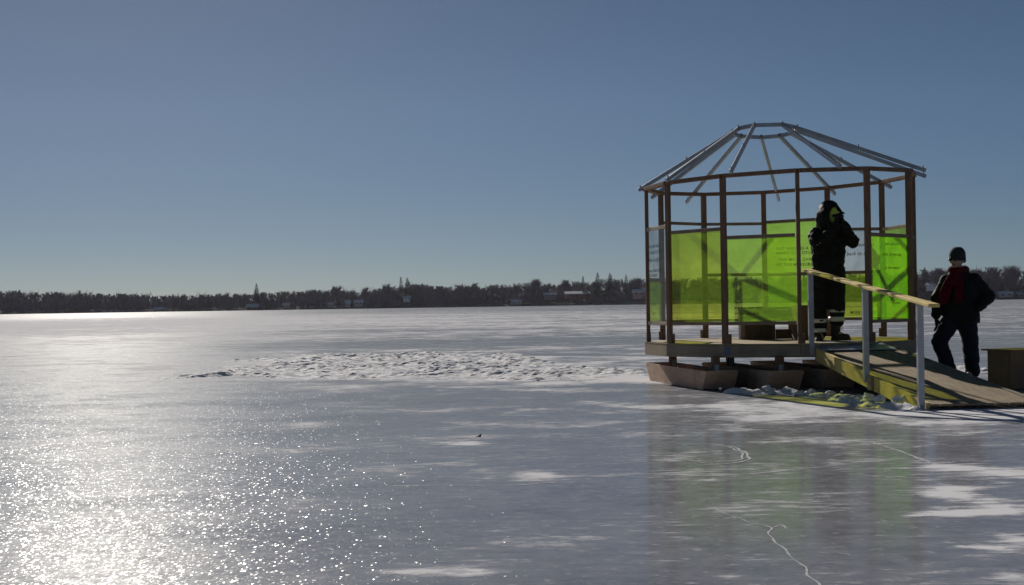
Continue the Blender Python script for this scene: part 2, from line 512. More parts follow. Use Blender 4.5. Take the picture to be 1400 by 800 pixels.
# ------------------------------------------------------------------ the hut (twelve-sided)
GC = Vector((3.55, 20.0, 0)); GR = 1.775
DECK_Z = 0.545
D0 = -2.8                                        # bearing of post D, measured from -Y towards +X


def gdir(a):
    return Vector((math.sin(R(a)), -math.cos(R(a)), 0))


NAMES = "D E F M G H I J K A B C".split()
ANG = {n: D0 + 30 * i for i, n in enumerate(NAMES)}
VP = {n: gdir(a) * GR for n, a in ANG.items()}   # local to the hut's centre


def beam_z(p):
    return 2.600 + 0.032 * p.x - 0.005 * p.y


hut = empty("pavilion", GC)
tag(hut, "twelve-sided open timber pavilion with green plastic panels standing on skids on the ice", "pavilion")

# deck: plywood top, rim boards
poly = [gdir(a) * 1.80 for a in ANG.values()]
mb = MB()
mb.prism([(p.x, p.y) for p in poly], DECK_Z - 0.02, DECK_Z)
deck = mb.build("deck", WOOD_DECK, hut)
seams = MB()
names = list(ANG)
for i, n in enumerate(names):
    a, b = gdir(ANG[n]) * 1.80, gdir(ANG[names[(i + 1) % 12]]) * 1.80
    mb = MB()
    z = DECK_Z - 0.02 - 0.003 - 0.0725
    mid = (a + b) / 2; nrm = mid.normalized()
    off = nrm * -0.02
    mb.beam(a.lerp(b, 0.004) + off + Vector((0, 0, z)), a.lerp(b, 0.996) + off + Vector((0, 0, z)), 0.038, 0.145)
    o = mb.build("rim_board", WOOD_TAN if n in "A" else WOOD_RIM, deck, bevel=0.004)
    if n == "A": o["label"] = "pale tan rim board at the left end"
# joists under the deck
mb = MB()
for k in range(-3, 4):
    half = math.sqrt(max(0.05, 1.68 ** 2 - (k * 0.5) ** 2))
    mb.beam((-half, k * 0.5, DECK_Z - 0.10), (half, k * 0.5, DECK_Z - 0.10), 0.04, 0.13)
mb.build("joist_frame", WOOD_RIM, hut)
# blue tape mark on the rim below post C
mb = MB()
p = VP["C"] * 1.0
cdm = (gdir(ANG["C"] + 15))
q = gdir(ANG["C"]) * 1.802 + (gdir(ANG["D"]) - gdir(ANG["C"])).normalized() * 0.05 + cdm * 0.004
mb.box((q.x, q.y, DECK_Z - 0.085), (0.05, 0.006, 0.10), Matrix.Rotation(math.atan2(cdm.x, -cdm.y), 3, "Z"))
mb.build("tape_mark", BLUE_TAPE, deck)

# posts
PW = {"D": (0.048, 0.05), "A": (0.06, 0.05), "K": (0.06, 0.06), "F": (0.085, 0.07), "M": (0.085, 0.06)}
for n in NAMES:
    p = VP[n] * 0.985
    w, dd = PW.get(n, (0.072, 0.05))
    a = ANG[n]
    rot = Matrix.Rotation(R(a), 3, "Z")
    zt = beam_z(p) - 0.001
    mb = MB()
    mb.box((p.x, p.y, (DECK_Z + zt) / 2 + 0.001), (w, dd, zt - DECK_Z), rot)
    post = mb.build("post", WOOD_POST, hut, bevel=0.005)
    mb = MB()
    q = p + gdir(a + 90) * (w / 2 + 0.02)
    mb.box((q.x, q.y, DECK_Z + 0.06), (0.036, 0.06, 0.118), rot)
    mb.build("base_cleat", WOOD_POST, post, bevel=0.003)


# beams and panel rails between posts
def edge_pts(n1, n2, z1, z2, k=0.985, shrink=0.0):
    a, b = VP[n1] * k, VP[n2] * k
    d = (b - a).normalized()
    a, b = a + d * shrink, b - d * shrink
    return Vector((a.x, a.y, z1)), Vector((b.x, b.y, z2))


for i, n in enumerate(NAMES):
    n2 = NAMES[(i + 1) % 12]
    a, b = edge_pts(n, n2, beam_z(VP[n]) + 0.026, beam_z(VP[n2]) + 0.026, 0.99, 0.001)
    mb = MB(); mb.beam(a, b, 0.09, 0.048)
    mb.build("top_beam", WOOD_POST, hut, bevel=0.004)

# (from, to, rail height left, right, film, mid rail height)
BAYS = {
    ("B", "C"): (1.945, 1.955, "lime", None),
    ("C", "D"): (1.845, 1.855, "deep", None),
    ("E", "F"): (1.860, 1.850, "bright", None),
    ("F", "M"): (1.860, 1.860, "bright", None),
    ("M", "G"): (2.035, 2.020, "green", None),
    ("G", "H"): (2.030, 2.060, "clear", 1.44),
    ("H", "I"): (2.215, 2.190, "green", 1.44),
    ("I", "J"): (2.170, 2.165, None, 1.44),
    ("J", "K"): (2.165, 2.165, None, None),
    ("K", "A"): (1.37, 1.37, "low", None),
    ("A", "B"): (2.030, 2.030, "clear", None),
}
FILMS = {"lime": FILM_LIME, "deep": FILM_DEEP, "green": FILM_GREEN, "bright": FILM_BRIGHT, "clear": FILM_CLEAR}
ZB = 0.815


def lettering(lines, size, parent_mat, parent, lean=0.0):
    """lines: (text, x, z, slant) on the panel plane, parent_mat maps (x, 0, z) to hut space"""
    m = MB()
    for text, x, z, s, sh in lines:
        cu = bpy.data.curves.new("txt", "FONT")
        cu.body = text; cu.size = s; cu.shear = sh; cu.space_character = 1.15; cu.offset = s * 0.012
        cu.resolution_u = 2
        tmp = bpy.data.objects.new("txt", cu); COL.objects.link(tmp)
        me = bpy.data.meshes.new_from_object(tmp)
        vv = [parent_mat @ Vector((x + v.co.x, 0, z + v.co.y)) for v in me.vertices]
        m.add(vv, [tuple(pp.vertices) for pp in me.polygons])
        bpy.data.objects.remove(tmp); bpy.data.curves.remove(cu); bpy.data.meshes.remove(me)
    return m.build("lettering", INK, parent, recalc=False)


def bay_matrix(n1, n2, off):
    """panel plane seen from the camera: x to the right, z up, origin at the left post"""
    a, b = VP[n1] * 0.985, VP[n2] * 0.985
    if (GC + a).x > (GC + b).x: a, b = b, a
    X = (b - a).normalized()
    Y = Vector((-X.y, X.x, 0))
    if Y.y < 0: Y = -Y
    o = a - Y * off
    return Matrix(((X.x, Y.x, 0, o.x), (X.y, Y.y, 0, o.y), (0, 0, 1, 0), (0, 0, 0, 1))), (b - a).length


def film_panel(n1, n2, z0, z1a, z1b, mat, inset=0.03, off=0.0, label=None):
    M, L = bay_matrix(n1, n2, off)
    mb = MB()
    # slightly billowing sheet with real thickness
    nx, nz = 6, 8
    fr, bk = [], []
    for k in range(nz + 1):
        for i in range(nx + 1):
            u, v = i / nx, k / nz
            zt = z1a + (z1b - z1a) * u
            sag = 0.006 * math.sin(math.pi * u) * math.sin(math.pi * v) * mnoise.noise((u * 3 + z0 * 9, v * 4, L * 31)) * 3
            x = inset + (L - 2 * inset) * u
            z = z0 + (zt - z0) * v
            fr.append(M @ Vector((x, -0.0015 + sag, z))); bk.append(M @ Vector((x, 0.0015 + sag, z)))
    n = len(fr); w = nx + 1
    fs_ = []
    for k in range(nz):
        for i in range(nx):
            q = k * w + i
            fs_.append((q, q + 1, q + w + 1, q + w)); fs_.append((n + q, n + q + w, n + q + w + 1, n + q + 1))
    mb.add(fr + bk, fs_)
    o = mb.build("film_panel", mat, hut, smooth=True)
    if label: o["label"] = label
    return o, M, L


for (n1, n2), (h1, h2, kind, mid) in BAYS.items():
    s = 0.04
    top = edge_pts(n1, n2, h1, h2, 0.985, s)
    mb = MB(); mb.beam(*top, 0.038, 0.042)
    bright = n1 + n2 in ("AB", "MG")
    mb.build("panel_rail", WOOD_TAN if bright else WOOD_RAIL, hut, bevel=0.003)
    if n1 + n2 != "KA" or True:
        bot = edge_pts(n1, n2, ZB - 0.022, ZB - 0.022, 0.985, s)
        mb = MB(); mb.beam(*bot, 0.038, 0.040)
        mb.build("panel_rail", WOOD_TAN if bright and n1 == "A" else WOOD_RAIL, hut, bevel=0.003)
    if mid:
        mm = edge_pts(n1, n2, mid, mid, 0.985, s)
        mb = MB(); mb.beam(*mm, 0.038, 0.045)
        mb.build("panel_rail", WOOD_RAIL, hut, bevel=0.003)
    left_first = (GC + VP[n1]).x <= (GC + VP[n2]).x
    za, zb = (h1, h2) if left_first else (h2, h1)
    za -= 0.022; zb -= 0.022
    ML, L = bay_matrix(n1, n2, 0.004)
    MT = ML
    if kind == "low":
        o, M, L = film_panel(n1, n2, ZB, za, zb, FILM_GREEN, label="short green film panel at the left end")
        lettering([("and the", 0.2, 1.22, 0.06, 0.2), ("every day", 0.2, 1.02, 0.06, 0.2), ("again", 0.25, 0.9, 0.06, 0.2)], 0.06, MT, o)
    elif kind == "clear" and mid:
        o, M, L = film_panel(n1, n2, mid + 0.024, za, zb, FILM_CLEAR, label="clear film panel with two handwritten lines")
        lettering([("we do the best that", 0.10, 1.80, 0.072, 0.35), ("and be back to see", 0.06, 1.68, 0.072, 0.35)], 0.07, MT, o)
        o, M, L = film_panel(n1, n2, ZB, mid - 0.024, mid - 0.024, FILM_LIME, label="yellow green film panel under the clear one")
        lettering([("__________________", 0.06, 0.97, 0.06, 0), ("MORE ECHOES", 0.36, 0.86, 0.055, 0)], 0.05, MT, o)
    elif kind == "clear":
        o, M, L = film_panel(n1, n2, ZB, za, zb, FILM_CLEAR, label="clear film panel with printed lines at the left end")
        lettering([("ice and water", 0.1, 1.78, 0.075, 0), ("a sound of the", 0.1, 1.70, 0.075, 0), ("lake at night", 0.1, 1.60, 0.075, 0),
                   ("we listen to it", 0.1, 1.46, 0.075, 0), ("all winter", 0.1, 1.40, 0.075, 0)], 0.07, MT, o)
    elif kind and mid:
        o, M, L = film_panel(n1, n2, mid + 0.024, za, zb, FILMS[kind], label="green film panel printed with four short lines of capitals")
        lettering([("CUT DISCUSS A TUNE WE", 0.17, 1.785, 0.058, 0), ("WASH OUR SOULS.", 0.17, 1.722, 0.058, 0),
                   ("THE MOST CHANCE WE A", 0.21, 1.628, 0.058, 0), ("OF THE MEASURE", 0.17, 1.555, 0.058, 0)], 0.055, MT, o)
        film_panel(n1, n2, ZB, mid - 0.024, mid - 0.024, FILM_GREEN)
    elif kind:
        o, M, L = film_panel(n1, n2, ZB, za, zb, FILMS[kind])
        if n1 == "E":
            lettering([("salt and ice", 0.36, 1.73, 0.055, 0.2), ("what do we say", 0.30, 1.60, 0.055, 0.2), ("to the water", 0.34, 1.435, 0.055, 0.2),
                       ("amen", 0.55, 1.0, 0.05, 0.2)], 0.05, MT, o)
        if n1 == "C":
            lettering([("we are one that", 0.12, 0.97, 0.045, 0), ("of the ice and", 0.12, 0.90, 0.045, 0)], 0.05, MT, o)

# roof: rafters from the eave to a small ring
RC = Vector((3.38 - GC.x, 0.0, 0)); RR = 0.42
RAFT = [  # eave bearing, eave height, ring bearing
    (-148, 2.475, -140), (-126, 2.51, -118), (-95, 2.546, -95), (-57, 2.58, -62), (-27, 2.61, -28), (12, 2.64, 22),
    (59, 2.655, 62), (90, 2.66, 92), (118, 2.586, 116), (146, 2.555, 143), (170, 2.50, 177)]


def ring_pt(a):
    d = gdir(a)
    q = RC + d * RR
    return Vector((q.x, q.y, 3.31 - 0.04 * (d.y)))


for a, z, ta in RAFT:
    d = gdir(a)
    re_ = {-95: 1.85, -57: 1.90}.get(a, 1.95)
    lo = Vector((d.x * re_, d.y * re_, z + 0.015)); hi = ring_pt(ta)
    hi = hi + (hi - lo).normalized() * 0.03
    mb = MB(); mb.beam(lo, hi, 0.034, 0.05)
    rf = mb.build("rafter", METAL, hut, bevel=0.004)
    mb = MB()
    for t in (0.02, 0.5, 0.97):
        q = lo.lerp(hi, t); n = Vector((0, 0, 1))
        mb.box(q + Vector((0, 0, 0.036)), (0.018, 0.018, 0.03))
    mb.build("bolt", METAL, rf)
for k in range(11):
    a, b = ring_pt(RAFT[k][2]), ring_pt(RAFT[(k + 1) % 11][2])
    mb = MB(); mb.beam(a, b, 0.03, 0.05)
    mb.build("roof_ring", METAL, hut)

# skids: four shallow scow-shaped floats with raked ends, and the short legs standing in them
SK = Vector((0.166, -0.986, 0)).normalized(); SKP = Vector((SK.y * -1, SK.x, 0))      # towards the camera, to the right
skid_hull = []
for near, w in ((Vector((2.30, 18.05, 0)), 0.40), (Vector((3.03, 17.75, 0)), 0.40), (Vector((3.72, 17.95, 0)), 0.40), (Vector((4.46, 18.1, 0)), 0.40)):
    L = 2.85
    prof = [(0.0, 0.235), (0.17, 0.002), (L - 0.22, 0.002), (L, 0.235)]       # along the skid from the near end
    n0 = near - GC
    T = 0.018
    mb = MB()
    def pt(s, z, side):
        return n0 - SK * s + SKP * (w * side) + Vector((0, 0, z))
    for side in (0.0, 1.0):                        # two sides, each a board
        o1, o2 = (side, side + T / w) if side == 0 else (side, side - T / w)
        A = [pt(s_, z_, o1) for s_, z_ in prof]; B = [pt(s_, z_, o2) for s_, z_ in prof]
        mb.add(A + B, [(0, 1, 2, 3), (7, 6, 5, 4), (0, 4, 5, 1), (1, 5, 6, 2), (2, 6, 7, 3), (3, 7, 4, 0)])
    e = 0.001 + T / w
    for (s1, z1), (s2, z2) in (((0.006, 0.228), (0.172, 0.012)), ((0.175, 0.012), (L - 0.225, 0.012)), ((L - 0.222, 0.012), (L - 0.006, 0.228))):
        A = [pt(s1, z1, e), pt(s1, z1, 1 - e), pt(s2, z2, 1 - e), pt(s2, z2, e)]
        dn = Vector((0, 0, 0.012))
        mb.add(A + [q + dn for q in A], [(0, 1, 2, 3), (7, 6, 5, 4), (0, 4, 5, 1), (1, 5, 6, 2), (2, 6, 7, 3), (3, 7, 4, 0)])
    hull = mb.build("skid", WOOD_HULL, hut)
    for s_ in (0.42, 2.35):
        q = n0 - SK * s_ + SKP * (w * 0.62)
        mb = MB(); mb.box((q.x, q.y, 0.215), (0.09, 0.09, 0.36), Matrix.Rotation(R(10), 3, "Z"))
        leg = mb.build("leg", WOOD_POST, hut, bevel=0.004)
        mb = MB()
        b0 = q + SK * 0.048
        mb.box((b0.x, b0.y, 0.235), (0.06, 0.005, 0.12), Matrix.Rotation(R(10), 3, "Z"))
        mb.build("bracket", METAL, leg)

# ------------------------------------------------------------------ ramp with one handrail
RA = Vector((3.65, 18.26, 0)); RB = Vector((3.94, 14.45, 0))
rdir = (RB - RA).normalized(); rper = Vector((-rdir.y, rdir.x, 0))
rampo = empty("ramp", RA)
tag(rampo, "grey plank ramp with pale side board and single handrail leading from pavilion to ice", "ramp")
ZA, ZE = 0.476, 0.055
LEN = (RB - RA).length


def rp(t, u, z=0.0):
    """t along the ramp 0..1, u across 0..1, z above the walking surface"""
    w = 0.95 + 0.13 * t
    q = rdir * (t * LEN) + rper * (u * w)
    return Vector((q.x, q.y, ZA + (ZE - ZA) * t + z))


nb = 8
mb = MB()
for i in range(nb):
    u0_, u1_ = i / nb + 0.004, (i + 1) / nb - 0.004
    dz = rnd.uniform(-0.003, 0.003)
    u0_ += 0.035 if i == 0 else 0
    vs_ = [rp(0, u0_, dz), rp(0, u1_, dz), rp(1, u1_, dz), rp(1, u0_, dz)]
    lo = [p - Vector((0, 0, 0.022)) for p in vs_]
    mb.add(vs_ + lo, [(3, 2, 1, 0), (4, 5, 6, 7), (0, 1, 5, 4), (1, 2, 6, 5), (2, 3, 7, 6), (3, 0, 4, 7)])
mb.build("plank_surface", WOOD_RAMP, rampo, bevel=0.003)
for u_, m_ in ((0.0, WOOD_FILM_LIT), (1.002, WOOD_RIM)):
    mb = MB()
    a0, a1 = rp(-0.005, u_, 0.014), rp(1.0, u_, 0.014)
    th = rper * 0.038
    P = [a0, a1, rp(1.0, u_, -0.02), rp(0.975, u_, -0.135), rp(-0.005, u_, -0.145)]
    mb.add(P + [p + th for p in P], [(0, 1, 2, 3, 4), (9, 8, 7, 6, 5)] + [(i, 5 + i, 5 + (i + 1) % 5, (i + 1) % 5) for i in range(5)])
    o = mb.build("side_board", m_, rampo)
# threshold plate on the deck edge
mb = MB()
P = [rp(-0.075, 0.0, 0.045), rp(-0.075, 0.95, 0.045), rp(0.07, 0.95, 0.024), rp(0.07, 0.0, 0.024)]
mb.add(P + [p - Vector((0, 0, 0.008)) for p in P], [(0, 1, 2, 3), (7, 6, 5, 4), (0, 4, 5, 1), (1, 5, 6, 2), (2, 6, 7, 3), (3, 7, 4, 0)])
mb.build("threshold_plate", METAL, rampo)
rail_top = []
for t, zt, zb_ in ((0.0, 1.395, 0.40), (0.547, 1.185, 0.18), (0.99, 1.02, 0.004)):
    q = rp(t, -0.035 if t > 0 else -0.05); q.z = 0
    mb = MB(); mb.box((q.x, q.y, (zt + zb_) / 2), (0.062, 0.05, zt - zb_), Matrix.Rotation(R(9), 3, "Z"))
    mb.build("rail_post", PAINT_GREY, rampo, bevel=0.006)
    rail_top.append(Vector((q.x, q.y, zt)))
mb = MB()
a, b = rail_top[0], rail_top[2]
e = (b - a).normalized()
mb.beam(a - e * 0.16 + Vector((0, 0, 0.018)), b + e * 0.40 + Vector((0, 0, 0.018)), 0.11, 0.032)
mb.build("handrail", WOOD_FILM_LIT, rampo, bevel=0.006)
mb = MB()
q = rp(0.573, -0.02, -0.06)
mb.box((q.x, q.y, q.z), (0.034, 0.10, 0.15), Matrix.Rotation(R(9), 3, "Z"))
mb.build("mounting_block", WOOD_RIM, rampo)


# ------------------------------------------------------------------ snow berm at the foot of the hut
def seg_d(p, a, b):
    ab = b - a; t = max(0, min(1, (p - a).dot(ab) / ab.dot(ab)))
    return (p - (a + ab * t)).length, t


BERM = [Vector((2.6, 17.6)), Vector((3.1, 17.3)), Vector((3.42, 16.85)), Vector((3.60, 15.6)), Vector((3.88, 14.4)), Vector((5.0, 14.25)), Vector((6.4, 15.0))]


def berm_mask(x, y):
    p = Vector((x, y)); best = 9
    for k in range(len(BERM) - 1):
        d, t = seg_d(p, BERM[k], BERM[k + 1])
        w = (0.22, 0.30, 0.32, 0.34, 0.5, 0.5)[k]
        best = min(best, d / w)
    k = 1 - sstep(0.1, 1.0, best + 0.7 * mnoise.noise((x * 1.9, y * 1.9, 8)))
    # keep the ramp itself clear
    rel = Vector((x, y, 0)) - RA
    t = rel.dot(rdir) / LEN; u = rel.dot(rper) / (0.95 + 0.13 * t)
    if 0.1 < t < 1.0 and -0.02 < u < 1.02:
        k *= 0.35 if t > 0.85 else 0.5
    if t > 1.0: k *= 0.30
    return k


snow_sheet("snow_berm", 1.9, 7.2, 14.2, 18.3, 0.028, 0.060, berm_mask, "lumpy ridge of shovelled snow in the shade beside the ramp foot", 6.0, 5.0)
# loose lumps of snow in front of the skids
mb = MB()
for i in range(18):
    t = rnd.random()
    k = min(5, int(t * 4)); q = BERM[k].lerp(BERM[k + 1], rnd.random())
    s = rnd.uniform(0.012, 0.05)
    c = Vector((q.x + rnd.gauss(0, 0.16) - 0.05, q.y + rnd.gauss(0, 0.14), s * 0.5 + 0.05 * (1 if i % 2 else 0)))
    bm = bmesh.new(); bmesh.ops.create_icosphere(bm, subdivisions=2, radius=s)
    vs_ = [c + Vector((v.co.x * 1.3, v.co.y, v.co.z * 0.8)) * (1 + 0.7 * mnoise.noise(v.co * 30 + Vector((i, 0, 0)))) for v in bm.verts]
    mb.add(vs_, [tuple(v.index for v in f.verts) for f in bm.faces]); bm.free()
tag(mb.build("snow_lumps", SNOW), "loose snow lumps scattered on ice in front of the skids", "snow", kind="stuff")

# ------------------------------------------------------------------ boxes
def open_box(name, loc, rz, w, d, h, mat, label, cat, lid=0.0, group=None):
    r = empty(name, loc, rz); tag(r, label, cat, group)
    t = 0.018
    mb = MB(); mb.box((0, -d / 2 + t / 2, h / 2), (w, t, h)); mb.build("front_board", mat, r, bevel=0.003)
    mb = MB(); mb.box((0, d / 2 - t / 2, h / 2), (w, t, h)); mb.build("back_board", mat, r, bevel=0.003)
    for s in (-1, 1):
        mb = MB(); mb.box((s * (w / 2 - t / 2), 0, h / 2), (t, d - 2 * t - 0.002, h - 0.002)); mb.build("side_board", mat, r, bevel=0.003)
    mb = MB(); mb.box((0, 0, h + 0.0115), (w + 2 * lid, d + 2 * lid, 0.02)); mb.build("lid", mat, r, bevel=0.003)
    return r


p = on_depth(1032, 463, 20.45)
open_box("box_stool", (p.x, 20.45, DECK_Z + 0.002), R(6), 0.36, 0.34, 0.415, WOOD_BOX, "closed brown box stool on the pavilion deck, left of the slotted stool", "stool", group="wooden stools in the pavilion")
p = on_depth(1069, 463, 20.4)
st = empty("slotted_stool", (p.x, 20.4, DECK_Z + 0.002), R(4))
tag(st, "slotted dark stool with open middle between two closed box stools on the deck", "stool", "wooden stools in the pavilion")
mb = MB(); mb.box((0, 0, 0.415), (0.36, 0.32, 0.03)); mb.build("seat", WOOD_BOX, st, bevel=0.003)
for s in (-1, 1):
    for d in (-1, 1):
        mb = MB(); mb.box((s * 0.15, d * 0.13, 0.2), (0.05, 0.04, 0.398)); mb.build("leg", WOOD_BOX, st, bevel=0.003)
    mb = MB(); mb.box((s * 0.105, 0.0, 0.3), (0.02, 0.2, 0.19)); mb.build("brace", WOOD_BOX, st)
mb = MB(); mb.box((0, -0.155, 0.068), (0.246, 0.018, 0.13)); mb.build("lower_board", WOOD_BOX, st)
mb = MB(); mb.box((0, -0.155, 0.32), (0.246, 0.018, 0.15)); mb.build("apron", WOOD_BOX, st)
p = on_depth(1100, 465, 19.9)
open_box("box_stool", (p.x - 0.02, 19.9, DECK_Z + 0.002), R(2), 0.22, 0.34, 0.43, WOOD_BOX, "narrow closed box stool on deck directly left of the hooded person", "stool", group="wooden stools in the pavilion")

p = on_depth(1383, 534, 17.45)
bx = open_box("storage_box", (p.x + 0.15, 17.6, 0.012), R(20), 0.58, 0.42, 0.43, WOOD_CHEST, "dark wooden chest with overhanging lid on snow right of ramp", "chest", lid=0.05)
mb = MB(); mb.box((0.19, -0.2175, 0.2), (0.2, 0.012, 0.36)); o = mb.build("painted_board", WOOD_RUST, bx)
o["label"] = "rust red board on the front"

# ------------------------------------------------------------------ people
SKIN = plain("skin", (0.46, 0.28, 0.22), 0.55, 0.1, 12, 0.35)
BLACK_CLOTH = plain("black_nylon", (0.008, 0.008, 0.010), 0.7, 0.3, 7, 0.15, 0, 0.35, 14)
BLACK_WOOL = plain("black_wool", (0.013, 0.012, 0.013), 0.85, 0.3, 10, 0.15, 0, 0.4, 18)
NAVY = plain("navy_denim", (0.014, 0.016, 0.030), 0.85, 0.25, 9, 0.15, 0, 0.35, 16)
RED = plain("red_wool", (0.085, 0.004, 0.012), 0.9, 0.3, 14, 0.1, 0, 0.4, 40)
CHARCOAL = plain("charcoal_knit", (0.03, 0.032, 0.042), 0.85, 0.2, 30, 0.15, 0, 0.4, 60)
REFLECT = plain("grey_reflective_tape", (0.55, 0.56, 0.54), 0.45, 0.12, 20, 0.4, 0, 0)
RUBBER = plain("black_boot_leather", (0.012, 0.011, 0.011), 0.5, 0.2, 20, 0.35)
YELLOW_GREEN = plain("yellow_green_face", (0.62, 0.80, 0.12), 0.85, 0.15, 20, 0.15)
LENS = plain("black_plastic", (0.01, 0.01, 0.012), 0.3, 0.1, 5, 0.5, 0, 0)
PALE = plain("pale_lace", (0.5, 0.5, 0.48), 0.8, 0.1, 5, 0.2, 0, 0)
TEETH = plain("lip", (0.30, 0.12, 0.10), 0.5, 0.1, 5, 0.3, 0, 0)


def frame_of(d):
    d = d.normalized()
    s = d.cross(Vector((0, 0, 1)))
    if s.length < 1e-3: s = d.cross(Vector((0, 1, 0)))
    s.normalize(); return s, s.cross(d).normalized()


def blob(mb, c, r, seg=14):
    """ellipsoid, r a number or three half-axes"""
    rx, ry, rz = (r, r, r) if isinstance(r, (int, float)) else r
    rings = []
    for k in range(1, seg):
        th = math.pi * k / seg
        rings.append([Vector((c[0] + rx * math.sin(th) * math.cos(2 * math.pi * i / seg), c[1] + ry * math.sin(th) * math.sin(2 * math.pi * i / seg), c[2] - rz * math.cos(th))) for i in range(seg)])
    mb.loft(rings)


def cone(mb, a, b, ra, rb, seg=12):
    """tapered limb with round ends"""
    a, b = Vector(a), Vector(b)
    s, u = frame_of(b - a); d = (b - a).normalized()
    rings = []
    for k in range(4):
        th = math.pi / 2 * (1 - k / 4)
        rings.append([a - d * ra * math.sin(th) + (s * math.cos(q) + u * math.sin(q)) * ra * max(0.05, math.cos(th)) for q in (2 * math.pi * i / seg for i in range(seg))])
    for k in range(5):
        t = k / 4; rr = ra + (rb - ra) * t; c = a.lerp(b, t)
        rings.append([c + (s * math.cos(q) + u * math.sin(q)) * rr for q in (2 * math.pi * i / seg for i in range(seg))])
    for k in range(1, 5):
        th = math.pi / 2 * k / 4
        rings.append([b + d * rb * math.sin(th) + (s * math.cos(q) + u * math.sin(q)) * rb * max(0.05, math.cos(th)) for q in (2 * math.pi * i / seg for i in range(seg))])
    mb.loft(rings)


def chain(mb, pts):
    for (a, ra), (b, rb) in zip(pts, pts[1:]): cone(mb, a, b, ra, rb)


def fuse(mb, name, mat, parent, voxel=0.016, smooth=6, wrinkle=0.0, seed=0.0, wfreq=9.0):
    """melts overlapping volumes into one continuous skin"""
    o = mb.build(name, mat, None)
    rm = o.modifiers.new("remesh", "REMESH"); rm.mode = "VOXEL"; rm.voxel_size = voxel
    sm = o.modifiers.new("smooth", "SMOOTH"); sm.iterations = smooth; sm.factor = 0.5
    dg = bpy.context.evaluated_depsgraph_get()
    me = bpy.data.meshes.new_from_object(o.evaluated_get(dg))
    me.name = name
    o.modifiers.clear(); old = o.data; o.data = me; bpy.data.meshes.remove(old)
    if wrinkle:
        for v in me.vertices:
            n = mnoise.fractal((v.co.x * wfreq, v.co.y * wfreq, v.co.z * wfreq * 1.4 + seed), 0.8, 2.0, 4)
            v.co += v.normal * n * wrinkle
    me.materials.clear(); me.materials.append(mat)
    me.polygons.foreach_set("use_smooth", [True] * len(me.polygons))
    o.parent = parent
    return o


def hand(mb, wrist, direction, palm_n, curl=0.9, side=1):
    """palm, four unequal fingers and a thumb"""
    w = Vector(wrist); d = Vector(direction).normalized(); n = Vector(palm_n).normalized()
    s = d.cross(n).normalized(); n = s.cross(d).normalized()
    k = w + d * 0.085
    for i in range(4):
        o = s * (0.030 - 0.020 * i)
        cone(mb, w + o * 0.6, k + o, 0.017, 0.013, 8)
        ln_ = (0.068, 0.078, 0.072, 0.056)[i]
        p0 = k + o; dd = d.copy(); L = ln_ / 2.2
        for j in range(3):
            dd = (Matrix.Rotation(-curl * 0.55, 3, s) @ dd).normalized()
            p1 = p0 + dd * L * (1.0, 0.75, 0.6)[j]
            cone(mb, p0, p1, 0.0095 - 0.001 * j, 0.0088 - 0.001 * j, 8); p0 = p1
    t0 = w + d * 0.025 + s * 0.032 * side
    t1 = t0 + (d * 0.5 + s * 0.75 * side + n * 0.3).normalized() * 0.038
    t2 = t1 + (d * 0.9 + s * 0.1 * side + n * 0.35).normalized() * 0.034
    cone(mb, t0, t1, 0.014, 0.011, 8); cone(mb, t1, t2, 0.011, 0.009, 8)


def head(mb, c, look, tilt=0.0):
    """skull, jaw, nose, brow, lips and ears; look = horizontal facing direction"""
    c = Vector(c); f = Vector(look).normalized(); s = Vector((-f.y, f.x, 0)); u = Vector((0, 0, 1))
    blob(mb, c + u * 0.02 - f * 0.012, (0.086, 0.092, 0.105))
    cone(mb, c + f * 0.02 - u * 0.03, c + f * 0.045 - u * 0.085, 0.066, 0.040)
    cone(mb, c + f * 0.086 + u * 0.012, c + f * 0.108 - u * 0.03, 0.011, 0.016, 8)
    cone(mb, c + f * 0.078 + s * 0.045 + u * 0.03, c + f * 0.078 - s * 0.045 + u * 0.03, 0.013, 0.013, 8)
    cone(mb, c + f * 0.080 + s * 0.02 - u * 0.062, c + f * 0.080 - s * 0.02 - u * 0.062, 0.010, 0.010, 8)
    for k in (-1, 1):
        blob(mb, c + s * 0.088 * k - f * 0.012, (0.014, 0.02, 0.032), 8)
        blob(mb, c + s * 0.035 * k + f * 0.075 - u * 0.02, 0.024, 8)


def band(mb, c, r, h, seg=22, tilt=(0, 0)):
    """short sleeve of tape round a limb, real thickness"""
    def rg(rr, z): return [Vector((c[0] + rr[0] * math.cos(2 * math.pi * i / seg) + tilt[0] * z, c[1] + rr[1] * math.sin(2 * math.pi * i / seg) + tilt[1] * z, c[2] + z)) for i in range(seg)]
    rr = (r[0], r[1]); ri = (r[0] - 0.012, r[1] - 0.012)
    mb.loft([rg(ri, -h / 2), rg(rr, -h / 2), rg(rr, h / 2), rg(ri, h / 2), rg(ri, -h / 2)], cap=False)


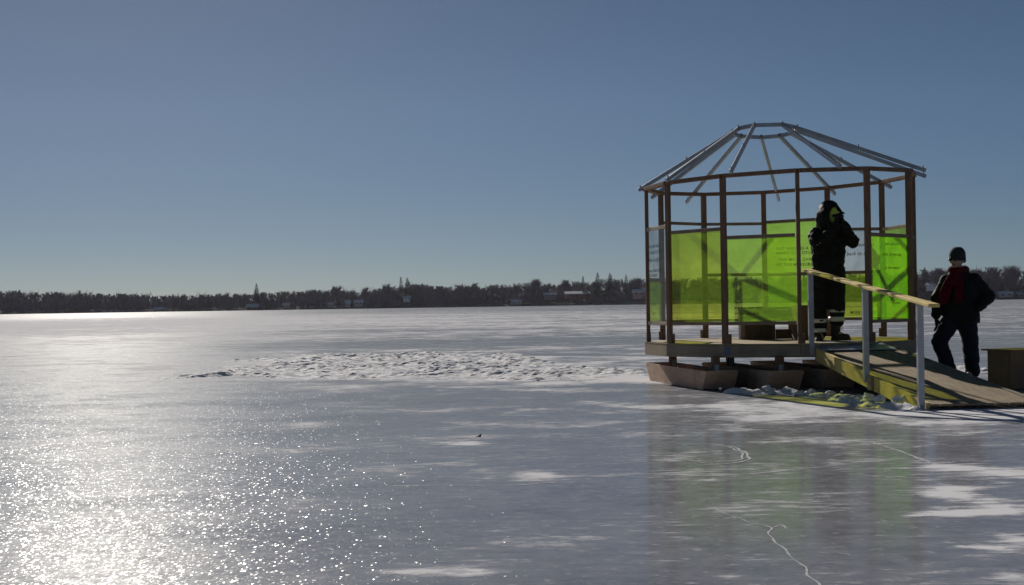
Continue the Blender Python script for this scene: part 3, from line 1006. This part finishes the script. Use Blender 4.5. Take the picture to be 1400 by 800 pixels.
# --- person on the deck, hooded, camera held up to the face
px1 = on_depth(1133.5, 465, 19.15)
p1 = empty("person", (px1.x, 19.15, DECK_Z + 0.003))
tag(p1, "person in black hooded coverall raising a camera, standing on deck at pavilion doorway", "person", "people at the hut")
LK = Vector((0.42, -0.9, 0)).normalized()
b = MB()
HC = (0.055, -0.02, 1.585)
head(b, HC, LK)
cone(b, (0.03, 0.01, 1.38), (0.05, -0.005, 1.5), 0.062, 0.056)
cone(b, (0.02, 0.02, 0.95), (0.02, 0.02, 1.25), 0.135, 0.14)
chain(b, [((0.20, 0.02, 1.36), 0.06), ((0.325, -0.05, 1.23), 0.045), ((0.155, -0.19, 1.49), 0.034)])
chain(b, [((-0.16, 0.0, 1.36), 0.06), ((-0.15, -0.16, 1.17), 0.045), ((0.055, -0.225, 1.46), 0.034)])
chain(b, [((-0.085, 0.01, 0.90), 0.085), ((-0.115, -0.01, 0.48), 0.06), ((-0.125, 0.03, 0.10), 0.042), ((-0.125, -0.12, 0.045), 0.035)])
chain(b, [((0.105, 0.01, 0.90), 0.085), ((0.10, -0.02, 0.48), 0.06), ((0.085, 0.02, 0.10), 0.042), ((0.19, -0.07, 0.045), 0.035)])
hand(b, (0.150, -0.195, 1.49), (-0.35, -0.2, 0.75), (-0.8, -0.5, -0.2), 1.5, -1)
hand(b, (0.055, -0.225, 1.46), (0.2, -0.2, 0.8), (0.8, -0.5, -0.2), 1.5, 1)
fuse(b, "body", SKIN, p1, 0.010, 2)
b = MB()
head(b, HC, LK)
fc = fuse(b, "face_shell", YELLOW_GREEN, p1, 0.010, 2)  # head-shaped shell in yellow-green, just outside the skin
for v in fc.data.vertices: v.co += v.normal * 0.006
b = MB()      # coat with sleeves
for a_, r_ in (((0.02, 0.02, 0.78), (0.205, 0.15)), ):
    pass
prof = [(0.74, 0.0, 0.215, 0.150), (0.82, 0.0, 0.212, 0.150), (0.95, 0.01, 0.205, 0.15), (1.08, 0.012, 0.212, 0.152), (1.2, 0.014, 0.222, 0.155),
        (1.30, 0.018, 0.222, 0.148), (1.38, 0.02, 0.185, 0.125), (1.45, 0.03, 0.11, 0.10)]
b.loft([[Vector((cx + rx * math.cos(2 * math.pi * i / 20), 0.015 + ry * math.sin(2 * math.pi * i / 20), z)) for i in range(20)] for z, cx, rx, ry in prof])
chain(b, [((0.165, 0.02, 1.345), 0.095), ((0.315, -0.05, 1.245), 0.082), ((0.16, -0.175, 1.46), 0.062)])
chain(b, [((-0.145, 0.0, 1.34), 0.098), ((-0.135, -0.14, 1.17), 0.085), ((0.05, -0.21, 1.43), 0.062)])
coat = fuse(b, "coat", BLACK_CLOTH, p1, 0.012, 4, 0.024, 3.0, 8.0)
b = MB()      # hood: a deep shell left open at the face, peaked on top and falling to the shoulders
hc = Vector((0.030, 0.012, 1.58)); seg = 30
sdir = Vector((-LK.y, LK.x, 0)); rings_o, rings_i = [], []
for k in range(15):
    th = R(38) + (math.pi - R(38)) * k / 14           # from the rim of the opening to the back of the head
    ro, ri = [], []
    for i in range(seg):
        q = 2 * math.pi * i / seg
        sq, cq = math.sin(q), math.cos(q)
        kz = 1.12 if sq > 0 else 1.75
        v = LK * math.cos(th) * 1.1 + (sdir * cq * (1.0 + (0.25 if sq < 0 else 0) * -sq) + Vector((0, 0, 1)) * sq * kz) * math.sin(th)
        fold = 0.030 * mnoise.fractal((v.x * 2.4, v.y * 2.4, v.z * 3.2 + 2), 0.8, 2.0, 4) + 0.030 * max(0, sq) ** 5 * math.sin(th)
        ro.append(hc + v * (0.150 + fold)); ri.append(hc + v * (0.136 + fold))
    rings_o.append(ro); rings_i.append(ri)
b.loft(rings_i[::-1] + rings_o, cap=False)
ho = b.build("hood", BLACK_CLOTH, p1, smooth=True)
b = MB(); chain(b, [((0.02, 0.02, 1.36), 0.135), ((0.03, 0.015, 1.46), 0.105)]); fuse(b, "collar", BLACK_CLOTH, p1, 0.014, 4, 0.01, 1.0)
b = MB()      # trousers
cone(b, (-0.03, 0.01, 0.86), (0.05, 0.01, 0.86), 0.15, 0.15)
chain(b, [((-0.09, 0.01, 0.86), 0.128), ((-0.12, -0.01, 0.48), 0.102), ((-0.125, 0.0, 0.10), 0.092)])
chain(b, [((0.10, 0.01, 0.86), 0.13), ((0.108, -0.01, 0.48), 0.108), ((0.10, 0.0, 0.25), 0.094)])
fuse(b, "trousers", BLACK_CLOTH, p1, 0.014, 4, 0.014, 7.0, 8.0)
b = MB()
for c_, r_, h_ in (((0.103, -0.003, 0.375), (0.104, 0.104), 0.034), ((0.10, -0.002, 0.272), (0.102, 0.102), 0.058), ((-0.124, -0.001, 0.252), (0.103, 0.103), 0.05), ((-0.125, 0.0, 0.132), (0.100, 0.100), 0.05)):
    band(b, c_, r_, h_)
b.build("reflective_band", REFLECT, p1, smooth=True)
for k, (hx, tx, ty) in enumerate(((-0.125, -0.15, -0.13), (0.085, 0.205, -0.085))):
    b = MB()
    chain(b, [((hx, 0.0, 0.20), 0.066), ((hx, 0.01, 0.07), 0.060)])
    chain(b, [((hx, 0.02, 0.052), 0.052), ((tx, ty, 0.043), 0.045)])
    d_ = Vector((tx - hx, ty - 0.02, 0)); mid = Vector(((tx + hx) / 2, (ty + 0.02) / 2, 0.013))
    b.box(mid, (0.10, d_.length + 0.09, 0.026), Matrix.Rotation(math.atan2(d_.x, -d_.y), 3, "Z"))
    bt = fuse(b, "boot", RUBBER, p1, 0.010, 2)
    for v in bt.data.vertices: v.co.z = max(v.co.z, 0.002)
    if k == 1:
        b = MB()
        for j in range(4):
            cone(b, (hx + 0.045, -0.045, 0.10 + 0.028 * j), (hx + 0.062 + 0.01 * (j % 2), -0.02, 0.108 + 0.03 * j), 0.005, 0.004, 6)
        cone(b, (hx + 0.06, -0.03, 0.155), (hx + 0.098, -0.02, 0.168), 0.004, 0.003, 6)
        cone(b, (hx + 0.06, -0.03, 0.155), (hx + 0.095, -0.02, 0.135), 0.004, 0.003, 6)
        b.build("lace", PALE, bt)
for args in (((0.150, -0.195, 1.49), (-0.35, -0.2, 0.75), (-0.8, -0.5, -0.2), 1.5, -1), ((0.055, -0.225, 1.46), (0.2, -0.2, 0.8), (0.8, -0.5, -0.2), 1.5, 1)):
    b = MB(); hand(b, *args)
    g_ = fuse(b, "glove", BLACK_WOOL, p1, 0.006, 0)
    for v in g_.data.vertices: v.co += v.normal * 0.006
# the camera in the hands
cm = empty("hand_camera", (px1.x + 0.105, 19.15 - 0.165, DECK_Z + 1.565), math.atan2(LK.x, -LK.y))
tag(cm, "small black camera held before the hooded person's face", "camera")
b = MB(); b.box((0, 0, 0), (0.115, 0.045, 0.046)); b.box((0, 0.002, 0.029), (0.04, 0.035, 0.014)); b.build("camera_body", LENS, cm, bevel=0.006)
b = MB(); cone(b, (0, -0.02, -0.002), (0, -0.07, -0.002), 0.032, 0.03, 18); b.build("lens", LENS, cm, smooth=True)

# --- person on the ice behind the ramp
px2 = on_depth(1313, 519, 19.55)
p2 = empty("person", (px2.x, 19.55, 0.012), R(-18))
tag(p2, "person in black coat, dark knit cap and red scarf standing behind the ramp", "person", "people at the hut")
LK2 = Vector((-0.45, -0.9, 0)).normalized()
b = MB()
head(b, (-0.02, -0.02, 1.54), LK2)
cone(b, (0.01, 0.02, 1.33), (-0.01, 0.0, 1.46), 0.062, 0.056)
cone(b, (0.03, 0.03, 0.92), (0.03, 0.03, 1.19), 0.135, 0.14)
chain(b, [((0.21, 0.02, 1.29), 0.06), ((0.385, 0.06, 1.05), 0.045), ((0.23, -0.06, 0.92), 0.034)])
chain(b, [((-0.17, 0.02, 1.28), 0.06), ((-0.285, 0.03, 1.02), 0.045), ((-0.285, -0.08, 0.80), 0.034)])
chain(b, [((-0.07, 0.02, 0.84), 0.085), ((-0.26, -0.08, 0.49), 0.06), ((-0.13, 0.08, 0.115), 0.042), ((-0.22, -0.02, 0.05), 0.033)])
chain(b, [((0.08, 0.02, 0.84), 0.085), ((0.12, -0.02, 0.47), 0.06), ((0.15, 0.04, 0.10), 0.042), ((0.09, -0.10, 0.045), 0.033)])
hand(b, (0.225, -0.065, 0.915), (-0.75, -0.15, -0.55), (0.1, 0.9, 0.1), 0.5, 1)
hand(b, (-0.285, -0.085, 0.79), (0.1, -0.15, -1.0), (0.9, 0.2, 0.1), 0.5, 1)
body2 = fuse(b, "body", SKIN, p2, 0.010, 2)
b = MB()
for k in (-1, 1):
    s2 = Vector((-LK2.y, LK2.x, 0))
    blob(b, Vector((-0.02, -0.02, 1.54)) + LK2 * 0.094 + s2 * 0.034 * k + Vector((0, 0, 0.005)), (0.030, 0.016, 0.022), 10)
cone(b, Vector((-0.02, -0.02, 1.545)) + LK2 * 0.104 + s2 * 0.02, Vector((-0.02, -0.02, 1.545)) + LK2 * 0.104 - s2 * 0.02, 0.004, 0.004, 6)
b.build("glasses", LENS, p2, smooth=True)
b = MB()
cone(b, Vector((-0.02, -0.02, 1.478)) + LK2 * 0.088 + s2 * 0.02, Vector((-0.02, -0.02, 1.478)) + LK2 * 0.088 - s2 * 0.02, 0.008, 0.008, 8)
b.build("lips", TEETH, body2, smooth=True)
b = MB()      # soft knitted cap, pulled down to the brow and over the ears
cc = Vector((-0.010, -0.006, 1.575))
rings = []
for k in range(13):
    th = -0.45 + (math.pi / 2 + 0.45) * (k / 12)
    rr = 0.107 * (max(0.03, math.cos(th)) ** 0.7) * (1.0 + 0.03 * (k == 1))
    dip = 0.035 if th < 0 else 0.0
    ring_ = []
    for i in range(28):
        q = 2 * math.pi * i / 28
        v = Vector((rr * math.cos(q), rr * 1.06 * math.sin(q), 0.135 * math.sin(th) if th > 0 else 0.10 * math.sin(th)))
        v.z -= dip * max(0, -(v.normalized().dot(LK2)) if v.length else 0)
        v *= 1 + 0.05 * mnoise.noise((v.x * 14, v.y * 14, v.z * 14 + 3))
        ring_.append(cc + v)
    rings.append(ring_)
b.loft(rings)
cap = b.build("knit_cap", CHARCOAL, p2, smooth=True)
for args in (((0.225, -0.065, 0.915), (-0.75, -0.15, -0.55), (0.1, 0.9, 0.1), 0.5, 1), ((-0.285, -0.085, 0.79), (0.1, -0.15, -1.0), (0.9, 0.2, 0.1), 0.5, 1)):
    b = MB(); hand(b, *args)
    g_ = fuse(b, "glove", BLACK_WOOL, p2, 0.006, 0)
    for v in g_.data.vertices: v.co += v.normal * 0.006
b = MB()      # coat
prof = [(0.72, 0.02, 0.235, 0.16), (0.80, 0.02, 0.236, 0.162), (0.93, 0.02, 0.225, 0.16), (1.06, 0.02, 0.225, 0.16), (1.18, 0.022, 0.235, 0.16),
        (1.27, 0.02, 0.225, 0.148), (1.34, 0.012, 0.17, 0.12), (1.41, 0.0, 0.10, 0.10)]
b.loft([[Vector((cx + rx * math.cos(2 * math.pi * i / 20), 0.03 + ry * math.sin(2 * math.pi * i / 20), z)) for i in range(20)] for z, cx, rx, ry in prof])
chain(b, [((0.175, 0.03, 1.275), 0.098), ((0.365, 0.055, 1.06), 0.088), ((0.245, -0.045, 0.935), 0.068)])
chain(b, [((-0.145, 0.03, 1.265), 0.098), ((-0.275, 0.03, 1.03), 0.085), ((-0.28, -0.07, 0.83), 0.066)])
coat2 = fuse(b, "coat", BLACK_CLOTH, p2, 0.014, 5, 0.018, 11.0, 7.0)
b = MB()
for h_ in (1.37, 1.415):
    n_ = 18
    pts = [((0.006 + 0.105 * math.cos(2 * math.pi * i / n_), 0.035 + 0.105 * math.sin(2 * math.pi * i / n_), h_ + 0.02 * math.sin(2 * math.pi * i / n_) + 0.012 * math.sin(2 * math.pi * i / n_ * 2)), 0.03) for i in range(n_ + 1)]
    chain(b, pts)
fuse(b, "coat_collar", BLACK_CLOTH, coat2, 0.012, 2, 0.006, 4.0)
b = MB()      # scarf: wrapped once, two ends hanging down the front
n_ = 20
chain(b, [((-0.008 + 0.095 * math.cos(2 * math.pi * i / n_), 0.0 + 0.098 * math.sin(2 * math.pi * i / n_), 1.425 + 0.014 * math.sin(2 * math.pi * i / n_ * 1.0)), 0.036) for i in range(n_ + 1)])
def strap(pts, w, t):
    for (a0, w0), (a1, w1) in zip(pts, pts[1:]):
        for k in range(5):
            o_ = (k - 2) / 2
            cone(b, Vector(a0) + Vector((o_ * w0, 0, 0)), Vector(a1) + Vector((o_ * w1, 0, 0)), t, t, 8)
strap([((-0.05, -0.09, 1.38), 0.035), ((-0.10, -0.145, 1.28), 0.05), ((-0.17, -0.16, 1.12), 0.055), ((-0.20, -0.155, 0.98), 0.055)], 0.05, 0.018)
strap([((0.0, -0.10, 1.38), 0.03), ((0.005, -0.15, 1.26), 0.035), ((0.005, -0.162, 1.10), 0.036), ((-0.005, -0.16, 1.00), 0.036)], 0.04, 0.018)
scarf = fuse(b, "scarf", RED, p2, 0.011, 3, 0.008, 2.0, 14)
b = MB()
cone(b, (-0.02, 0.03, 0.84), (0.06, 0.03, 0.84), 0.15, 0.15)
chain(b, [((-0.07, 0.02, 0.82), 0.132), ((-0.250, -0.07, 0.49), 0.104), ((-0.135, 0.06, 0.12), 0.088)])
chain(b, [((0.09, 0.02, 0.82), 0.132), ((0.13, -0.02, 0.47), 0.108), ((0.15, 0.03, 0.10), 0.094)])
fuse(b, "trousers", NAVY, p2, 0.014, 4, 0.013, 5.0, 9.0)
for hx, hy, tx, ty in ((-0.13, 0.08, -0.24, -0.04), (0.15, 0.05, 0.08, -0.10)):
    b = MB()
    chain(b, [((hx, hy, 0.13), 0.06), ((hx, hy + 0.01, 0.06), 0.056)])
    chain(b, [((hx, hy, 0.05), 0.05), ((tx, ty, 0.042), 0.042)])
    bt = fuse(b, "boot", RUBBER, p2, 0.010, 2)
    for v in bt.data.vertices: v.co.z = max(v.co.z, -0.008)

# tiny dark leaf lying on the open ice
q = on_ground(649, 599)
b = MB()
b.add([q + Vector(v) for v in ((-0.05, 0, 0.005), (0, -0.02, 0.012), (0.05, 0, 0.006), (0.03, 0.02, 0.018), (-0.01, 0.02, 0.01), (0.055, 0.005, 0.035), (0.06, 0.01, 0.035))],
      [(0, 1, 2, 3, 4), (2, 5, 6, 3)])
lf = b.build("dead_leaf", WOOD_BOX)
tag(lf, "tiny dark curled leaf lying alone on the open ice", "leaf")

# ------------------------------------------------------------------ far shore
def shore_y(x):
    # distance of the shoreline from the camera, read along x
    return 560 - 60 * sstep(20, 60, x) - 70 * sstep(45, 150, x) + 40 * mnoise.noise((x * 0.006, 2.0, 0)) * 0.3


def hill(x, y):
    s = y - shore_y(x)
    if s <= 0: return 0.0
    h = 0.9 * sstep(0, 4, s) + 4.2 * sstep(6, 45, s) * (0.8 + 0.4 * mnoise.noise((x * 0.012, 0, 5))) + 2.0 * sstep(60, 150, x) * sstep(10, 60, s)
    return h * (1 - sstep(120, 260, s))


GROUND = plain("winter_bank", (0.2, 0.175, 0.185), 0.95, 0.5, 0.15, 0.1, 0, 0.3, 0.8)
mb = MB(); vs_, fs_ = [], []
xs = np.arange(-420, 421, 7.0); ss = [-2, 0, 1.5, 3, 5, 8, 14, 22, 32, 44, 60, 80, 110, 150, 200, 260, 280]
for x in xs:
    for s in ss:
        y = shore_y(x) + s
        vs_.append((x, y, -0.3 if s in (-2, 280) else hill(x, y) + 0.02))
n = len(ss)
for i in range(len(xs) - 1):
    for j in range(n - 1):
        fs_.append((i * n + j, (i + 1) * n + j, (i + 1) * n + j + 1, i * n + j + 1))
mb.add(vs_, fs_)
tag(mb.build("far_shore_terrain", GROUND), kind="structure")

BARK = plain("bare_twigs", (0.165, 0.135, 0.165), 0.95, 0.35, 0.6, 0.1, 0, 0)
NEEDLE = plain("spruce_needles", (0.07, 0.08, 0.075), 0.9, 0.4, 1.5, 0.1, 0, 0)
SHRUB = plain("shore_brush", (0.145, 0.13, 0.18), 0.95, 0.4, 0.5, 0.1, 0, 0)


def blade(mb, a, b, w, mi=0):
    d = (b - a)
    s = d.cross(Vector((rnd.gauss(0, 1), rnd.gauss(0, 1), rnd.gauss(0, 1))))
    if s.length < 1e-5: return
    s = s.normalized() * w
    mb.add([a - s, a + s, b + s * 0.25, b - s * 0.25], [(0, 1, 2, 3)], mi)


def bare_tree(trunk, crown, base, h, spread, n, w=0.09):
    """trunk and limbs go to one mesh, the twigs to the other"""
    lean = Vector((rnd.gauss(0, 0.04), rnd.gauss(0, 0.04), 1))
    top = base + lean * h * 0.72
    cone(trunk, base - Vector((0, 0, 0.4)), base + lean * h * 0.35, 0.02 * h, 0.014 * h, 6)
    cone(trunk, base + lean * h * 0.35, top, 0.014 * h, 0.004 * h, 5)
    limbs = []
    for k in range(9 if n < 300 else 24):
        t = rnd.uniform(0.28, 0.75); a = base + lean * h * t
        ang = rnd.uniform(0, 2 * math.pi); el = rnd.uniform(0.35, 1.15)
        L = spread * rnd.uniform(0.6, 1.0) * (1.15 - 0.5 * t)
        e = a + Vector((math.cos(ang) * math.cos(el), math.sin(ang) * math.cos(el), math.sin(el))) * L
        e.z = min(e.z, base.z + h * (0.98 if n < 300 else rnd.uniform(0.72, 0.97)))
        cone(trunk, a, e, 0.006 * h, 0.002 * h, 4)
        limbs.append((a, e))
    limbs.append((base + lean * h * 0.45, top))
    for k in range(n):
        a, e = limbs[rnd.randrange(len(limbs))]
        p = a.lerp(e, rnd.uniform(0.25, 1.0))
        out = (p - base - lean * h * 0.4); out.z += h * 0.22
        d = out.normalized() + Vector((rnd.gauss(0, 0.5), rnd.gauss(0, 0.5), rnd.gauss(0.15, 0.45)))
        q = p + d.normalized() * rnd.uniform(0.1, 0.26) * h
        q.z = min(q.z, base.z + h * rnd.uniform(0.97, 1.02))
        blade(crown, p, q, w * rnd.uniform(0.6, 1.3))


def top_px(px):
    """skyline height of the wood in the photograph"""
    tab = [(-80, 397), (0, 397), (60, 399), (150, 401), (215, 404), (260, 402), (340, 402), (365, 399), (400, 398), (450, 395), (490, 399), (520, 394), (545, 389),
           (570, 389), (640, 390), (700, 388), (740, 386), (800, 386), (830, 382), (880, 382), (960, 380), (1100, 377), (1250, 371), (1290, 369), (1330, 371), (1360, 369), (1400, 369), (1480, 368)]
    for (a, ya), (b_, yb) in zip(tab, tab[1:]):
        if px <= b_: return ya + (yb - ya) * max(0, (px - a)) / (b_ - a)
    return tab[-1][1]


def project(p):
    v = p - Vector((0, 0, CAM_H)); zz = v.dot(fwd)
    return 700 + 2068 * v.dot(rt) / zz, 400 - 2068 * v.dot(up) / zz


# houses among the trees
H_RED = plain("red_brown_siding", (0.22, 0.09, 0.075), 0.85, 0.2, 1.0, 0.2, 0, 0)
H_PALE = plain("pale_siding", (0.55, 0.50, 0.47), 0.8, 0.12, 1.0, 0.2, 0, 0)
H_WHITE = plain("white_siding", (0.78, 0.77, 0.76), 0.8, 0.08, 1.0, 0.2, 0, 0)
H_GREY = plain("grey_siding", (0.26, 0.25, 0.26), 0.8, 0.15, 1.0, 0.2, 0, 0)
H_PINK = plain("pink_brick", (0.40, 0.26, 0.24), 0.8, 0.15, 1.0, 0.2, 0, 0)
H_ROOF = plain("dark_shingle", (0.07, 0.065, 0.07), 0.9, 0.2, 1.0, 0.2, 0, 0)
H_GLASS = plain("dark_pane", (0.03, 0.035, 0.045), 0.1, 0.1, 1.0, 0.5, 0, 0)


HOUSES = (
    (219, 426.5, 13, 6, H_WHITE, SNOW, "small white boathouse on the shore at the far left"),
    (346, 423, 15, 7, H_GREY, SNOW, "grey house with snowy roof below the lone slim spruce"),
    (392, 420, 9, 5, H_PALE, SNOW, "pale cottage between the lone slim spruce and the white tower house"),
    (452, 419, 7, 5, H_PALE, SNOW, "small pale cottage left of the tall narrow white house"),
    (476, 420, 5, 9, H_WHITE, SNOW, "tall narrow white house on shore below the domed bare tree"),
    (491, 417.5, 11, 7, H_PALE, SNOW, "pale house with snow roof right of the tall narrow white house"),
    (556, 409, 9, 4, H_WHITE, SNOW, "white-roofed house high under the broad dark spruce"),
    (679, 413.5, 16, 7, H_RED, H_ROOF, "low red-brown house near the shore at mid photo"),
    (706, 415, 14, 5, H_PALE, SNOW, "long pale shed at the water's edge right of the red-brown house"),
    (752, 405.5, 16, 5, H_GREY, SNOW, "grey house with bright snow roof left of the long low house"),
    (789, 405, 32, 6, H_RED, SNOW, "long low red house with snowy roof below the smallest spruce"),
    (874, 404, 17, 8, H_PINK, SNOW, "pinkish brick house immediately left of the pavilion"),
    (1272, 392.5, 8, 5, H_WHITE, SNOW, "white house on the slope behind the red-scarfed person's shoulder"),
    (1374, 405, 18, 6, H_PALE, SNOW, "long pale boathouse on shore right of the red-scarfed person"),
    (1396, 406, 9, 6, H_PINK, SNOW, "pink-brown boathouse at the right edge of the photo"),
)


def clear_of_houses(px, y, x):
    """keeps the ground in front of each house open"""
    return not (y - shore_y(x) < 6.5 and any(abs(px - h_[0]) < h_[2] * 0.5 + 2 for h_ in HOUSES))


wood_mass = MB()
cnt = 0
while cnt < 1600:
    x = rnd.uniform(-260, 260)
    y = shore_y(x) + abs(rnd.gauss(0, 1)) * 30 + 4
    px, _ = project(Vector((x, y, 0)))
    if px < -140 or px > 1540 or not clear_of_houses(px, y, x): continue
    g = hill(x, y)
    zt = on_depth(px, top_px(px), y).z
    h = (zt - g) * rnd.choice((0.55, 0.66, 0.74, 0.82, 0.9, 0.97, 1.04)) * (1.0 + 0.16 * mnoise.noise((x * 0.09, 3.0, 0)) + 0.10 * mnoise.noise((x * 0.33, 8.0, 0)))
    if h < 2.0: continue
    bare_tree(wood_mass, wood_mass, Vector((x, y, g)), h, h * rnd.uniform(0.36, 0.56), 105, 0.085)
    cnt += 1
wm = wood_mass.build("far_woods", BARK, recalc=False)
tag(wm, "long grey wood of bare trees covering the far shore", "woods", kind="stuff")

brush = MB()
for k in range(3600):
    x = rnd.uniform(-260, 260); y = shore_y(x) + abs(rnd.gauss(0, 1)) * 16 + 1.5
    if not clear_of_houses(project(Vector((x, y, 0)))[0], y, x): continue
    base = Vector((x, y, hill(x, y))); h = rnd.uniform(1.2, 4.6)
    for i in range(16):
        d = Vector((rnd.gauss(0, 0.5), rnd.gauss(0, 0.5), 1.0)).normalized()
        st_ = base + Vector((rnd.gauss(0, 0.9), rnd.gauss(0, 0.7), rnd.uniform(0, 0.5) * h))
        blade(brush, st_, st_ + d * h * rnd.uniform(0.4, 0.8), 0.13)
tag(brush.build("shore_brush", SHRUB, recalc=False), "dark tangled brush along the foot of the far shore", "brush", kind="stuff")


def conifer(px, py, label, wide, off=8):
    x = 0.0
    for _ in range(6):
        yy = shore_y(x) + off; x = on_depth(px, py, yy).x
    g = hill(x, yy); top = on_depth(px, py, yy); h = top.z - g
    r = empty("spruce_tree", (x, yy, g)); tag(r, label, "tree", "spruces on the far shore")
    t = MB(); cone(t, (0, 0, -0.3), (0, 0, h * 0.97), 0.016 * h, 0.004 * h, 7); t.build("trunk", BARK, r)
    c = MB()
    wide *= 1.35
    for k in range(620):
        f_ = rnd.random() ** 0.75
        z = h * (0.10 + 0.9 * f_)
        rad = wide * h * (1 - f_) ** 0.85 * rnd.uniform(0.45, 1.05) + 0.03 * h * rnd.random()
        a = rnd.uniform(0, 2 * math.pi)
        st_ = Vector((0, 0, z)); e = Vector((math.cos(a) * rad, math.sin(a) * rad, z - rad * rnd.uniform(0.1, 0.5) + 0.02 * h))
        m_ = st_.lerp(e, 0.35)
        s = Vector((-math.sin(a), math.cos(a), 0)) * rad * 0.30
        c.add([m_, m_.lerp(e, 0.6) + s, e, m_.lerp(e, 0.6) - s + Vector((0, 0, -0.1))], [(0, 1, 2, 3)])
    blade(c, Vector((0, 0, h * 0.9)), Vector((0, 0, h * 1.0)), 0.12)
    c.build("crown", NEEDLE, r, recalc=False)


for px, py, wide, lab in (
    (350.5, 388, 0.20, "lone slim dark spruce far left on the shore, well apart from the others"),
    (548, 379, 0.13, "thin spike-topped spruce touching a broader spruce, left of the shore's middle"),
    (557, 380, 0.24, "broad dark spruce just right of the thin spike-topped spruce"),
    (797, 378, 0.14, "smallest spruce spire, standing just left of the two big spruces"),
    (817, 373, 0.22, "tall pointed spruce, the left one of the two big spruces"),
    (834, 374, 0.30, "widest spruce with full pyramid crown, right one of the two big spruces"),
    (856, 376, 0.16, "narrow dark column-like spruce standing alone just left of the pavilion"),
    (1264, 366, 0.30, "dark rounded spruce between pavilion and the person with red scarf"),
):
    conifer(px, py, lab, wide)

for px, py, hs, lab in (
    (461, 390, 0.75, "domed bare tree crown rising over the wood at far left of middle"),
    (500, 392, 0.5, "small bare tree beside a notch in the far wood"),
    (530, 387, 0.55, "bare tree just left of the spike-topped spruce"),
    (731, 381, 0.55, "bare tree with feathery top rising from the flat middle of the wood"),
    (774, 382, 0.5, "bare tree with open twigs left of the smallest spruce"),
    (869, 378, 0.5, "bare rounded tree between the column-like spruce and the pavilion"),
    (1286, 366, 0.6, "broad bare tree behind the person with the red scarf"),
    (1334, 367, 0.45, "thin bare tree just right of the red-scarfed person's head"),
    (1353, 365, 0.55, "bare tree above the red-scarfed person's bent elbow"),
    (1383, 362, 0.7, "large round-headed bare tree on skyline over the wooden chest"),
):
    x = 0.0
    for _ in range(6):
        yy = shore_y(x) + 14; x = on_depth(px, py, yy).x
    g = hill(x, yy); h = on_depth(px, py, yy).z - g
    r = empty("bare_tree", (x, yy, g)); tag(r, lab, "tree", "bare trees standing out on the far shore")
    t, c = MB(), MB()
    bare_tree(t, c, Vector((0, 0, 0)), h, h * hs * 0.62, 900, 0.055)
    t.build("trunk", BARK, r, recalc=False); c.build("crown", BARK, r, recalc=False)

def house(px, py, wpx, hpx, wall, roof, label, off=5.0, name="house"):
    x = 0.0
    for _ in range(6):
        yy = shore_y(x) + off; x = on_depth(px, py, yy).x
    base = on_depth(px, py, yy).z
    k = yy / 2068.0
    w, h = wpx * k, hpx * k
    d = max(2.5, w * 0.5)
    eh = h * 0.58
    r = empty(name, (x, yy, base), R(rnd.uniform(-9, 9))); tag(r, label, "house", "houses along the far shore")
    b = MB(); b.box((0, 0, eh / 2 - 0.6), (w, d, eh + 1.2)); 
    b.add([(-w / 2, -d / 2, eh), (-w / 2, d / 2, eh), (-w / 2, 0, h * 0.97), (w / 2, -d / 2, eh), (w / 2, d / 2, eh), (w / 2, 0, h * 0.97)], [(0, 1, 2), (5, 4, 3)])
    b.build("wall", wall, r)
    b = MB(); o = 0.35; t = 0.18
    for s in (-1, 1):
        A = [Vector((-w / 2 - o, s * (d / 2 + o), eh - 0.18)), Vector((w / 2 + o, s * (d / 2 + o), eh - 0.18)), Vector((w / 2 + o, 0, h)), Vector((-w / 2 - o, 0, h))]
        b.add(A + [q + Vector((0, 0, t)) for q in A], [(0, 1, 2, 3), (7, 6, 5, 4), (0, 4, 5, 1), (1, 5, 6, 2), (2, 6, 7, 3), (3, 7, 4, 0)])
    rf = b.build("roof", roof, r)
    b = MB(); b.box((w * 0.22, 0.0, h + 0.25), (0.5, 0.5, 0.9)); b.build("chimney", H_PINK, rf)
    nwin = max(2, int(w / 2.2))
    for i in range(nwin):
        b = MB(); b.box((-w / 2 + w * (i + 0.5) / nwin, -d / 2 - 0.02, eh * 0.55), (min(0.9, w / nwin * 0.5), 0.06, eh * 0.42)); b.build("window", H_GLASS, r)


for a in HOUSES:
    house(*a, off=4.0)

# ------------------------------------------------------------------ the air
hm = bpy.data.materials.new("winter_haze"); hm.use_nodes = True
hn = hm.node_tree
for n_ in list(hn.nodes):
    if n_.type != "OUTPUT_MATERIAL": hn.nodes.remove(n_)
pv = hn.nodes.new("ShaderNodeVolumePrincipled")
pv.inputs["Color"].default_value = (0.80, 0.84, 0.95, 1)
pv.inputs["Density"].default_value = 0.00008
pv.inputs["Anisotropy"].default_value = 0.2
hn.links.new(pv.outputs[0], [n_ for n_ in hn.nodes if n_.type == "OUTPUT_MATERIAL"][0].inputs["Volume"])
mb = MB(); mb.box((0, 430, 12.0), (960, 980, 27.0))
hz = mb.build("haze", hm)
tag(hz, "thin bluish winter haze over the frozen lake", "haze", kind="stuff")
